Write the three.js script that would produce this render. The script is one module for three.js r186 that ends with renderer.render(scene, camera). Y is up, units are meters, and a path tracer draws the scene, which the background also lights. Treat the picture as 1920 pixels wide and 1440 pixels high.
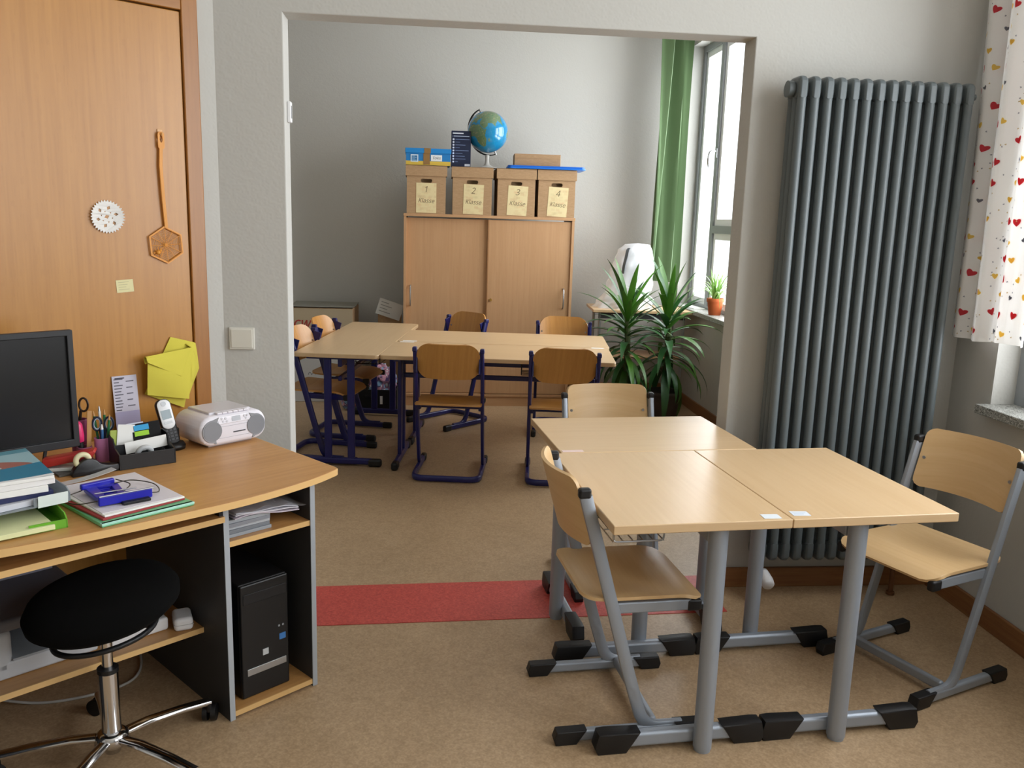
import * as THREE from 'three';
import { RoundedBoxGeometry } from 'three/addons/geometries/RoundedBoxGeometry.js';
import { mergeGeometries, toCreasedNormals } from 'three/addons/utils/BufferGeometryUtils.js';
import { RectAreaLightUniformsLib } from 'three/addons/lights/RectAreaLightUniformsLib.js';

// ---------------------------------------------------------------- camera, sky, window light, exposure
// World: X to the right along the wall with the wide opening, Y up, D away from the viewer (three z = -D). Metres.
const scene = new THREE.Scene();
const camera = new THREE.PerspectiveCamera(48.455, 4 / 3, 0.05, 100);
camera.position.set(0, 1.5, 0);
camera.up.set(-0.010843, 0.981416, -0.191585);
camera.lookAt(0.097517, 1.5 - 0.189646, -0.976998);

const renderer = new THREE.WebGLRenderer({ antialias: true });
renderer.toneMapping = THREE.LinearToneMapping;
renderer.toneMappingExposure = 1.0;
renderer.shadowMap.enabled = true;
RectAreaLightUniformsLib.init();

scene.background = new THREE.Color().setRGB(0.93, 0.97, 1.0);      // even overcast sky
scene.backgroundIntensity = 2.2;

const RW = 2.16;                                                    // inner face of the window wall
const WINDOWS = [                                                   // D from, D to, Y from, Y to, brightness of the sky behind it
  { d0: 4.70, d1: 7.32, y0: 0.80, y1: 2.95, power: 8.6 },
  { d0: 0.80, d1: 3.03, y0: 0.83, y1: 2.90, power: 5.9 },
  { d0: -1.6, d1: 0.30, y0: 0.83, y1: 2.90, power: 5.9 },  // out of view beside and behind the camera, lights the near room
];
for (const w of WINDOWS) {                                          // overcast daylight entering each window
  const l = new THREE.RectAreaLight(new THREE.Color().setRGB(0.95, 0.98, 1.02), w.power, w.d1 - w.d0, w.y1 - w.y0);
  l.position.set(RW + 0.33, (w.y0 + w.y1) / 2, -(w.d0 + w.d1) / 2);
  l.lookAt(0, (w.y0 + w.y1) / 2, -(w.d0 + w.d1) / 2);
  l.name = 'window_daylight';
  scene.add(l);
}

// ---------------------------------------------------------------- helpers
let seed = 7;
const rnd = () => { seed = (seed * 1664525 + 1013904223) >>> 0; return seed / 4294967296; };
const rr = (a, b) => a + (b - a) * rnd();
const V = (x, y, z) => new THREE.Vector3(x, y, z);
const deg = (a) => a * Math.PI / 180;

function norm(g) {
  let o = g.index ? g.toNonIndexed() : g;
  for (const k of Object.keys(o.attributes)) if (!['position', 'normal', 'uv'].includes(k)) o.deleteAttribute(k);
  if (!o.attributes.normal) o.computeVertexNormals();
  if (!o.attributes.uv) o.setAttribute('uv', new THREE.BufferAttribute(new Float32Array(o.attributes.position.count * 2), 2));
  o.clearGroups && o.clearGroups();
  return o;
}
function merge(list) { const a = (Array.isArray(list) ? list : [list]).map(norm); return a.length > 1 ? mergeGeometries(a) : a[0]; }
// uv in metres from the thing's own axes; grain runs along the axis given
function metreUV(g, grain = 'x') {
  const p = g.attributes.position, uv = new Float32Array(p.count * 2), a = V(), b = V(), c = V(), n = V();
  for (let i = 0; i < p.count; i += 3) {
    a.fromBufferAttribute(p, i); b.fromBufferAttribute(p, i + 1); c.fromBufferAttribute(p, i + 2);
    n.crossVectors(b.clone().sub(a), c.clone().sub(a));
    const ax = Math.abs(n.x), ay = Math.abs(n.y), az = Math.abs(n.z);
    const drop = ax > ay && ax > az ? 'x' : ay > az ? 'y' : 'z';
    const rest = ['x', 'y', 'z'].filter((k) => k !== drop);
    const along = rest.includes(grain) ? grain : rest[0], across = rest.find((k) => k !== along);
    [a, b, c].forEach((q, k) => { uv[(i + k) * 2] = q[across] + 0.37 * q[drop]; uv[(i + k) * 2 + 1] = q[along]; });
  }
  g.setAttribute('uv', new THREE.BufferAttribute(uv, 2));
  return g;
}
const T = (g, x = 0, y = 0, z = 0, rx = 0, ry = 0, rz = 0) => { if (rx || ry || rz) g.applyMatrix4(new THREE.Matrix4().makeRotationFromEuler(new THREE.Euler(rx, ry, rz, 'XYZ'))); g.translate(x, y, z); return g; };
const B = (w, h, d, x = 0, y = 0, z = 0, r = 0) => T(r ? new RoundedBoxGeometry(w, h, d, 2, Math.min(r, w / 2.01, h / 2.01, d / 2.01)) : new THREE.BoxGeometry(w, h, d), x, y, z);
const C = (r, h, x = 0, y = 0, z = 0, seg = 20, r2 = r) => T(new THREE.CylinderGeometry(r2, r, h, seg), x, y, z);
const crease = (g, a = 40) => toCreasedNormals(g, deg(a));
function lathe(pts, seg = 28) { return new THREE.LatheGeometry(pts.map((p) => new THREE.Vector2(p[0], p[1])), seg); }
// polyline with rounded corners
function rounded(pts, r, n = 6) {
  const v = pts.map((p) => V(...p)), out = [v[0]];
  for (let i = 1; i < v.length - 1; i++) {
    const a = v[i - 1].clone().sub(v[i]), b = v[i + 1].clone().sub(v[i]);
    const q = Math.min(r, a.length() * 0.48, b.length() * 0.48);
    const s = v[i].clone().add(a.setLength(q)), e = v[i].clone().add(b.setLength(q));
    for (let k = 0; k <= n; k++) { const t = k / n; out.push(s.clone().multiplyScalar((1 - t) ** 2).add(v[i].clone().multiplyScalar(2 * t * (1 - t))).add(e.clone().multiplyScalar(t * t))); }
  }
  out.push(v[v.length - 1]);
  return out;
}
const oval = (a, b, n = 12, p = 2.6) => Array.from({ length: n }, (_, i) => { const t = i / n * Math.PI * 2, c = Math.cos(t), s = Math.sin(t); return [a * Math.sign(c) * Math.abs(c) ** (2 / p), b * Math.sign(s) * Math.abs(s) ** (2 / p)]; });
// sweep a closed profile [side, up] along points; ref is a direction that never lies along the path
function sweep(pts, prof, ref = V(0, 0, 1), ang = 45) {
  const P = [], m = prof.length, rings = [];
  pts.forEach((p, i) => {
    const t = (pts[Math.min(i + 1, pts.length - 1)].clone().sub(pts[Math.max(i - 1, 0)])).normalize();
    const side = ref.clone().sub(t.clone().multiplyScalar(ref.dot(t))).normalize(), up = V().crossVectors(side, t);
    rings.push(prof.map(([a, b]) => p.clone().addScaledVector(side, a).addScaledVector(up, b)));
  });
  const tri = (a, b, c) => P.push(a.x, a.y, a.z, b.x, b.y, b.z, c.x, c.y, c.z);
  for (let i = 0; i < rings.length - 1; i++) for (let k = 0; k < m; k++) {
    const a = rings[i][k], b = rings[i][(k + 1) % m], c = rings[i + 1][(k + 1) % m], d = rings[i + 1][k];
    tri(a, c, b); tri(a, d, c);
  }
  for (const [r, f] of [[rings[0], 1], [rings[rings.length - 1], 0]]) {
    const c = r.reduce((s, q) => s.add(q), V()).multiplyScalar(1 / m);
    for (let k = 0; k < m; k++) f ? tri(c, r[k], r[(k + 1) % m]) : tri(c, r[(k + 1) % m], r[k]);
  }
  const g = new THREE.BufferGeometry(); g.setAttribute('position', new THREE.Float32BufferAttribute(P, 3));
  // orient outwards
  g.computeVertexNormals();
  return crease(norm(g), ang);
}
const round = (r, n = 8) => oval(r, r, n, 2);
const wire = (pts, r, n = 6) => { const c = new THREE.CatmullRomCurve3(pts.map((p) => V(...p)), false, 'centripetal'); return new THREE.TubeGeometry(c, Math.max(8, pts.length * 6), r, n); };
const bar = (a, b, r, n = 8) => { const A = V(...a), Q = V(...b), d = Q.clone().sub(A), g = new THREE.CylinderGeometry(r, r, d.length(), n); g.applyQuaternion(new THREE.Quaternion().setFromUnitVectors(V(0, 1, 0), d.clone().normalize())); const m = A.add(Q).multiplyScalar(0.5); g.translate(m.x, m.y, m.z); return g; };
// thin solid sheet from a surface f(u, v), u and v in 0..1
function sheet(f, nu, nv, th) {
  const G = [], N = [], e = 1e-3;
  for (let i = 0; i <= nu; i++) { G.push([]); N.push([]); for (let j = 0; j <= nv; j++) {
    const u = i / nu, v = j / nv, p = f(u, v);
    const du = f(Math.min(1, u + e), v).sub(f(Math.max(0, u - e), v)), dv = f(u, Math.min(1, v + e)).sub(f(u, Math.max(0, v - e)));
    const n = du.cross(dv); if (n.length() < 1e-12) n.set(0, 1, 0); n.normalize();
    G[i].push(p); N[i].push(n);
  } }
  const P = [], q = (i, j, s) => G[i][j].clone().addScaledVector(N[i][j], s * th / 2);
  const quad = (a, b, c, d) => [a, b, c, a, c, d].forEach((p) => P.push(p.x, p.y, p.z));
  for (let i = 0; i < nu; i++) for (let j = 0; j < nv; j++) {
    quad(q(i, j, 1), q(i + 1, j, 1), q(i + 1, j + 1, 1), q(i, j + 1, 1));
    quad(q(i, j, -1), q(i, j + 1, -1), q(i + 1, j + 1, -1), q(i + 1, j, -1));
  }
  for (let i = 0; i < nu; i++) { quad(q(i, 0, -1), q(i + 1, 0, -1), q(i + 1, 0, 1), q(i, 0, 1)); quad(q(i + 1, nv, -1), q(i, nv, -1), q(i, nv, 1), q(i + 1, nv, 1)); }
  for (let j = 0; j < nv; j++) { quad(q(0, j + 1, -1), q(0, j, -1), q(0, j, 1), q(0, j + 1, 1)); quad(q(nu, j, -1), q(nu, j + 1, -1), q(nu, j + 1, 1), q(nu, j, 1)); }
  const g = new THREE.BufferGeometry(); g.setAttribute('position', new THREE.Float32BufferAttribute(P, 3)); g.computeVertexNormals();
  return crease(norm(g), 50);
}
const roundRect = (w, h, r) => { const s = new THREE.Shape(), x = w / 2, y = h / 2; s.moveTo(-x + r, -y); s.lineTo(x - r, -y); s.absarc(x - r, -y + r, r, -Math.PI / 2, 0); s.lineTo(x, y - r); s.absarc(x - r, y - r, r, 0, Math.PI / 2); s.lineTo(-x + r, y); s.absarc(-x + r, y - r, r, Math.PI / 2, Math.PI); s.lineTo(-x, -y + r); s.absarc(-x + r, -y + r, r, Math.PI, Math.PI * 1.5); return s; };
const extr = (s, d, bev = 0, seg = 6) => new THREE.ExtrudeGeometry(s, { depth: d - 2 * bev, bevelEnabled: bev > 0, bevelThickness: bev, bevelSize: bev, bevelOffset: -bev, bevelSegments: 2, curveSegments: seg }).translate(0, 0, bev);
const poly = (pts) => { const s = new THREE.Shape(); pts.forEach((p, i) => i ? s.lineTo(...p) : s.moveTo(...p)); return s; };

const taken = {};
const numbered = (n) => { const k = taken[n] = (taken[n] ?? -1) + 1; return k ? `${n}_${String(k).padStart(3, '0')}` : n; };
function thing(name, label, category, [X, Y, D] = [0, 0, 0], turn = 0, group) {
  const o = new THREE.Group(); o.name = numbered(name); o.position.set(X, Y, -D); o.rotation.y = deg(turn);
  o.userData = { label, category }; if (group) o.userData.group = group;
  scene.add(o); return o;
}
function part(parent, name, geos, mat, { grain, label, at, rot } = {}) {
  const g = merge(geos); if (grain) metreUV(g, grain);
  const m = new THREE.Mesh(g, mat); m.name = name; m.castShadow = m.receiveShadow = true;
  if (label) m.userData.label = label;
  if (at) m.position.set(...at); if (rot) m.rotation.set(...rot);
  parent.add(m); return m;
}
function single(name, label, category, geos, mat, [X, Y, D] = [0, 0, 0], turn = 0, opt = {}) {
  const m = part(scene, numbered(name), geos, mat, opt); m.position.set(X, Y, -D); m.rotation.y = deg(turn);
  m.userData = { label, category }; if (opt.group) m.userData.group = opt.group; return m;
}
function struct(name, geos, mat, opt = {}) { const m = part(scene, name, geos, mat, opt); m.userData.kind = 'structure'; return m; }
function dup(src, [X, Y, D], turn, label) { const r = src.clone(); r.name = numbered(src.name.replace(/_\d{3}$/, '')); scene.add(r); r.position.set(X, Y, -D); r.rotation.y = deg(turn); r.userData = { ...src.userData }; if (label) r.userData.label = label; return r; }

// ---------------------------------------------------------------- textures (colour and grain only)
const hash = (x, y, s) => { let h = (x * 374761393 + y * 668265263 + s * 974711) | 0; h = Math.imul(h ^ (h >>> 13), 1274126177); return ((h ^ (h >>> 16)) >>> 0) / 4294967296; };
function noise(x, y, px, py, s) {                                    // value noise, repeating after px, py cells
  const xi = Math.floor(x), yi = Math.floor(y), fx = x - xi, fy = y - yi, sx = fx * fx * (3 - 2 * fx), sy = fy * fy * (3 - 2 * fy);
  const h = (a, b) => hash(((a % px) + px) % px, ((b % py) + py) % py, s);
  return (h(xi, yi) * (1 - sx) + h(xi + 1, yi) * sx) * (1 - sy) + (h(xi, yi + 1) * (1 - sx) + h(xi + 1, yi + 1) * sx) * sy;
}
function texture(n, f, { srgb = true, metres = 1, m = n } = {}) {
  const d = new Uint8Array(n * m * 4);
  for (let y = 0; y < m; y++) for (let x = 0; x < n; x++) { const c = f(x / n, y / m); const i = (y * n + x) * 4; d[i] = Math.max(0, Math.min(255, c[0])); d[i + 1] = Math.max(0, Math.min(255, c[1])); d[i + 2] = Math.max(0, Math.min(255, c[2])); d[i + 3] = 255; }
  const t = new THREE.DataTexture(d, n, m); t.wrapS = t.wrapT = THREE.RepeatWrapping; t.magFilter = THREE.LinearFilter; t.minFilter = THREE.LinearMipmapLinearFilter; t.generateMipmaps = true;
  if (srgb) t.colorSpace = THREE.SRGBColorSpace; t.repeat.set(1 / metres, 1 / metres); t.needsUpdate = true; return t;
}
const rgb = (h) => [(h >> 16) & 255, (h >> 8) & 255, h & 255];
function woodTex(base, dark, s, contrast = 1) {                      // straight fine grain with short flecks, grain along v
  const a = rgb(base), b = rgb(dark);
  return texture(512, (x, y) => {
    let k = 0.45 * noise(x * 90, y * 3, 90, 3, s) + 0.3 * noise(x * 220, y * 9, 220, 9, s + 1) + 0.25 * noise(x * 14, y * 2, 14, 2, s + 2);
    const fleck = noise(x * 256, y * 28, 256, 28, s + 3) > 0.82 ? 0.25 : 0;
    k = (k - 0.5) * contrast + 0.35 + fleck * contrast * 0.6;
    return [0, 1, 2].map((i) => a[i] + (b[i] - a[i]) * k);
  });
}
function canvasTex(w, h, draw) {
  const c = document.createElement('canvas'); c.width = w; c.height = h; const g = c.getContext('2d'); draw(g, w, h);
  const t = new THREE.CanvasTexture(c); t.colorSpace = THREE.SRGBColorSpace; t.anisotropy = 4; return t;
}
const std = (color, roughness = 0.6, o = {}) => new THREE.MeshStandardMaterial({ color, roughness, ...o });
const phy = (color, roughness = 0.5, o = {}) => new THREE.MeshPhysicalMaterial({ color, roughness, ...o });

const floorTex = texture(1024, (x, y) => {
  const n1 = noise(x * 10, y * 10, 10, 10, 31), n2 = noise(x * 45, y * 45, 45, 45, 32), n3 = noise(x * 180, y * 180, 180, 180, 33), n4 = noise(x * 400, y * 400, 400, 400, 34);
  const k = (n1 - .5) * .2 + (n2 - .5) * .2 + (n3 - .5) * .45 + (n4 - .5) * .75;
  return [175 + 30 * k, 148 + 29 * k, 115 + 27 * k];
}, { metres: 1.6 });
const redTex = texture(256, (x, y) => { const k = noise(x * 60, y * 60, 60, 60, 5) - .5 + noise(x * 128, y * 128, 128, 128, 6) - .5; return [192 + 24 * k, 74 + 20 * k, 64 + 18 * k]; }, { metres: 0.4 });
const plasterBump = texture(512, (x, y) => { const k = 128 + 80 * (noise(x * 60, y * 60, 60, 60, 11) - .5) + 90 * (noise(x * 150, y * 150, 150, 150, 12) - .5); return [k, k, k]; }, { srgb: false, metres: 1 });
const cardTex = texture(256, (x, y) => { const k = noise(x * 120, y * 20, 120, 20, 21) - .5 + .6 * (noise(x * 128, y * 128, 128, 128, 22) - .5); return [176 + 12 * k, 143 + 12 * k, 106 + 12 * k]; }, { metres: 0.4 });
const terrazzoTex = texture(256, (x, y) => { const k = noise(x * 90, y * 90, 90, 90, 41), q = noise(x * 40, y * 40, 40, 40, 42); const c = 150 + (k > .7 ? 55 : k < .25 ? -60 : 0) + 20 * (q - .5); return [c, c, c - 6]; }, { metres: 0.25 });
const fabricBump = texture(256, (x, y) => { const k = 128 + 60 * Math.sin(x * Math.PI * 2 * 64) * Math.sin(y * Math.PI * 2 * 64) + 60 * (noise(x * 128, y * 128, 128, 128, 51) - .5); return [k, k, k]; }, { srgb: false, metres: 0.12 });

const M = {
  wall: std(0xc1c0ba, 0.92, { bumpMap: plasterBump, bumpScale: 0.0012 }),
  ceiling: std(0xe6e4de, 0.95),
  floor: phy(0xffffff, 0.42, { map: floorTex }),
  red: phy(0xffffff, 0.5, { map: redTex }),
  skirting: std(0xffffff, 0.5, { map: woodTex(0x9a6a3f, 0x74492a, 3) }),
  door: phy(0xffffff, 0.34, { map: woodTex(0xc38b40, 0xaa722e, 61, 0.8), clearcoat: 0.25, clearcoatRoughness: 0.3 }),
  doorFrame: phy(0xffffff, 0.38, { map: woodTex(0xae7636, 0x945f28, 64, 0.8), clearcoat: 0.2, clearcoatRoughness: 0.3 }),
  tableTop: phy(0xffffff, 0.32, { map: woodTex(0xd8ba92, 0xc8a67a, 71, 0.6) }),
  ply: phy(0xffffff, 0.42, { map: woodTex(0xd8b788, 0xc59f6c, 81, 0.7) }),
  plyFar: phy(0xffffff, 0.35, { map: woodTex(0xc8924c, 0xae7638, 85, 0.9), clearcoat: 0.2, clearcoatRoughness: 0.3 }),
  silver: phy(0x9aa2ac, 0.42, { metalness: 0.35 }),
  navy: phy(0x10145a, 0.38, { clearcoat: 0.2 }),
  black: std(0x0d0d0f, 0.5),
  blackMatt: std(0x0b0b0c, 0.85),
  chrome: phy(0xd8d8da, 0.14, { metalness: 1 }),
  steel: phy(0xb6b8ba, 0.3, { metalness: 0.9 }),
  brass: phy(0xc2a15e, 0.3, { metalness: 0.9 }),
  radiator: phy(0x5c6466, 0.42),
  white: phy(0xe9e9ea, 0.4),
  whiteMatt: std(0xeeeeec, 0.8),
  paper: std(0xefeeea, 0.85),
  cardboard: std(0xffffff, 0.85, { map: cardTex }),
  cupboard: phy(0xffffff, 0.5, { map: woodTex(0xc9a077, 0xb58a60, 91, 0.7) }),
  cupboardEdge: std(0xa87b50, 0.55),
  dark: std(0x1a130d, 0.7),
  deskTop: phy(0xffffff, 0.36, { map: woodTex(0xc9965c, 0xae7b42, 95, 0.9) }),
  deskEdge: std(0xddb477, 0.45),
  anthracite: std(0x38393b, 0.6),
  panelEdge: std(0xaab0b6, 0.5),
  windowFrame: phy(0x92979a, 0.4),
  sash: phy(0xeef0f1, 0.4),
  glass: phy(0xffffff, 0.02, { transmission: 1, thickness: 0, ior: 1.45 }),
  terrazzo: phy(0xffffff, 0.45, { map: terrazzoTex }),
  leaf: phy(0x4a7d26, 0.4, { transmission: 0.3, thickness: 0, side: THREE.DoubleSide }),
  leafDark: phy(0x2a5a28, 0.4, { transmission: 0.2, thickness: 0, side: THREE.DoubleSide }),
  leafPale: phy(0x86ad58, 0.5, { transmission: 0.4, thickness: 0, side: THREE.DoubleSide }),
  stem: std(0x4d5a33, 0.8),
  soil: std(0x2b2019, 0.95),
  terracotta: std(0xc4602f, 0.75),
};

// ---------------------------------------------------------------- the setting
const H = 3.2, WD = 3.289, WT = 0.12, OX0 = -0.53, OX1 = 1.21, OH = 2.197, BD = 7.4;
function wall(name, X, D, turn, len, height, th, holes, mat = M.wall) {   // face along +s from (X, D), thickness to the right of that direction
  const s = poly([[0, 0], [len, 0], [len, height], [0, height]]);
  for (const [a, b, y0, y1] of holes) { const h = new THREE.Path(); h.moveTo(a, y0); h.lineTo(a, y1); h.lineTo(b, y1); h.lineTo(b, y0); h.closePath(); s.holes.push(h); }
  const m = struct(name, metreUV(norm(extr(s, th)), 'y'), mat); m.position.set(X, 0, -D); m.rotation.y = deg(turn); return m;
}
const floor = struct('floor', B(5.9, 0.12, 10.4, -0.35, -0.06, -2.5), M.floor, { grain: 'z' });
part(floor, 'red_strip', B(1.70, 0.003, 0.345, 0, 0.0008, 0), M.red, { grain: 'x', label: 'red inlaid floor strip across the wide opening', at: [0.33, 0, -3.185], rot: [0, deg(2.3), 0] });
struct('ceiling', B(5.9, 0.12, 10.4, -0.35, H + 0.06, -2.5), M.ceiling);
{ // wall with the wide opening: left pier, right pier, lintel
  const s = poly([[-0.95, 0], [OX0, 0], [OX0, OH], [OX1, OH], [OX1, 0], [RW + 0.02, 0], [RW + 0.02, H], [-0.95, H]]);
  const m = struct('wall_middle', metreUV(norm(extr(s, WT, 0.004)), 'y'), M.wall); m.position.set(0, 0, -(WD + WT));
}
wall('wall_right', RW, -2.5, 90, 10.1, H, 0.36, WINDOWS.map((w) => [w.d0 + 2.5, w.d1 + 2.5, w.y0, w.y1]));
wall('wall_back', -3.2, BD + 0.2, 0, 5.5, H, 0.2, []);
wall('wall_far_left_unseen', -3.2, WD + 0.05, 90, 4.2, H, 0.2, []);  // out of view, set far off so less light bounces into the far room
wall('wall_far_front', -3.2, WD + WT, 0, 2.3, H, 0.12, []);
wall('wall_rear', -3.2, -2.5, 0, 5.6, H, 0.2, []);
wall('wall_left', -3.2, -2.6, 90, 4.25, H, 0.2, []);
const DA = 38, DC = Math.cos(deg(DA)), DS = Math.sin(deg(DA));        // the door wall runs at an angle from the corner beside the opening
const DOORLEN = 2.83, doorAt = (s, y, off) => [-0.77 - DC * (DOORLEN - s) + DS * off, y, WD - DS * (DOORLEN - s) - DC * off];   // s along the wall, off into the room
const dS0 = DOORLEN - 1.03, dS1 = DOORLEN - 0.066;                     // outer edges of the door frame
{ const [x, , d] = doorAt(0, 0, -0.2); wall('wall_door', x, d, DA, DOORLEN, H, 0.2, [[dS0 + 0.02, dS1 - 0.02, 0.001, 2.20]]); }
{ // door: frame, leaf, handle
  const [x, , d] = doorAt(0, 0, 0);
  const g = new THREE.Group(); g.name = 'door_1'; g.userData = { kind: 'structure', label: 'orange brown veneered door with wooden frame' };
  g.position.set(x, 0, -d); g.rotation.y = deg(DA); scene.add(g);
  const W = 0.057;
  part(g, 'door_frame', [B(W, 2.225, 0.2, dS1 - W / 2, 2.225 / 2, -0.08, 0.004), B(W, 2.225, 0.2, dS0 + W / 2, 2.225 / 2, -0.08, 0.004)], M.doorFrame, { grain: 'y' });
  part(g, 'door_lintel', B(dS1 - dS0 - 2 * W, W, 0.2, (dS0 + dS1) / 2, 2.168 + W / 2, -0.08, 0.004), M.doorFrame, { grain: 'x' });
  part(g, 'door_leaf', B(dS1 - dS0 - 2 * W - 0.004, 2.162, 0.04, (dS0 + dS1) / 2, 2.166 / 2, -0.010, 0.003), M.door, { grain: 'y' });
  const h = part(g, 'door_handle', [C(0.024, 0.008, 0, 0, 0, 20).rotateX(Math.PI / 2).translate(dS0 + 0.14, 1.05, 0.012), sweep(rounded([[dS0 + 0.14, 1.05, 0], [dS0 + 0.14, 1.05, 0.05], [dS0 + 0.26, 1.05, 0.05]], 0.02), round(0.008), V(0, 1, 0))], M.steel);
}
// skirting boards
const skirt = (name, len, X, D, turn, mat = M.skirting, h = 0.085) => { const m = struct(name, B(len, h, 0.016, len / 2, h / 2, 0.008, 0.003), mat, { grain: 'x' }); m.position.set(X, 0, -D); m.rotation.y = deg(turn); return m; };
skirt('baseboard_middle', RW - OX1, OX1, WD, 0);
skirt('baseboard_right', WD + 2.4, RW, WD, -90);
skirt('baseboard_far_right', BD - WD - WT, RW, BD, -90, M.skirting, 0.09);
skirt('baseboard_back', RW + 2, -2, BD, 0, M.skirting, 0.09);

// windows in the right-hand wall: outer frame, sashes with panes, sill
function makeWindow(n, w, uprights, transom, label) {
  const g = new THREE.Group(); g.name = `window_${n}`; g.userData = { kind: 'structure', label }; scene.add(g);
  const X = RW + 0.125, f = 0.05, hh = w.y1 - w.y0, my = (w.y0 + w.y1) / 2;
  part(g, 'frame', [B(0.06, hh, f, X, my, -(w.d0 + f / 2)), B(0.06, hh, f, X, my, -(w.d1 - f / 2)), B(0.06, f, w.d1 - w.d0 - 2 * f, X, w.y0 + f / 2, -(w.d0 + w.d1) / 2), B(0.06, f, w.d1 - w.d0 - 2 * f, X, w.y1 - f / 2, -(w.d0 + w.d1) / 2)], M.windowFrame);
  const edges = [w.d0 + f, ...uprights, w.d1 - f];
  for (const u of uprights) part(g, 'mullion', B(0.06, hh - 2 * f, 0.07, X, my, -u), M.windowFrame);
  for (let i = 0; i < edges.length - 1; i++) {
    const a = edges[i] + (i ? 0.035 : 0), b = edges[i + 1] - (i < edges.length - 2 ? 0.035 : 0), s = 0.05;
    const spans = transom && i < edges.length - 2 ? [[w.y0 + f, transom - 0.03], [transom + 0.03, w.y1 - f]] : [[w.y0 + f, w.y1 - f]];
    if (spans.length > 1) part(g, 'transom', B(0.06, 0.06, b - a, X, transom, -(a + b) / 2), M.windowFrame);
    for (const [y0, y1] of spans) {
      const q = part(g, 'sash', [B(0.05, y1 - y0, s, X + 0.012, (y0 + y1) / 2, -(a + s / 2)), B(0.05, y1 - y0, s, X + 0.012, (y0 + y1) / 2, -(b - s / 2)), B(0.05, s, b - a - 2 * s, X + 0.012, y0 + s / 2, -(a + b) / 2), B(0.05, s, b - a - 2 * s, X + 0.012, y1 - s / 2, -(a + b) / 2)], M.sash);
      part(q, 'pane', B(0.006, y1 - y0 - 2 * s, b - a - 2 * s, X + 0.012, (y0 + y1) / 2, -(a + b) / 2), M.glass);
    }
  }
  part(g, 'sill', B(0.17, 0.035, w.d1 - w.d0 + 0.02, RW + 0.027, w.y0 + 0.0175 - 0.012, -(w.d0 + w.d1) / 2, 0.004), M.terrazzo, { grain: 'z', label: 'speckled grey stone window sill' });
  return g;
}
const win1 = makeWindow(1, WINDOWS[0], [5.75, 6.82], 1.465, 'tall grey framed window beyond the opening');
part(win1, 'window_handle', [B(0.012, 0.075, 0.028, RW + 0.09, 2.06, -6.80, 0.005), sweep(rounded([[RW + 0.085, 2.075, -6.80], [RW + 0.035, 2.075, -6.80], [RW + 0.028, 2.0, -6.82], [RW + 0.045, 1.945, -6.84]], 0.03), round(0.008), V(0, 0, 1))], M.steel);
makeWindow(2, WINDOWS[1], [1.9], 0, 'window beside the radiator with a stone sill');
makeWindow(3, WINDOWS[2], [-0.65], 0, 'unseen window further along the right wall, lights the near room');

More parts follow.
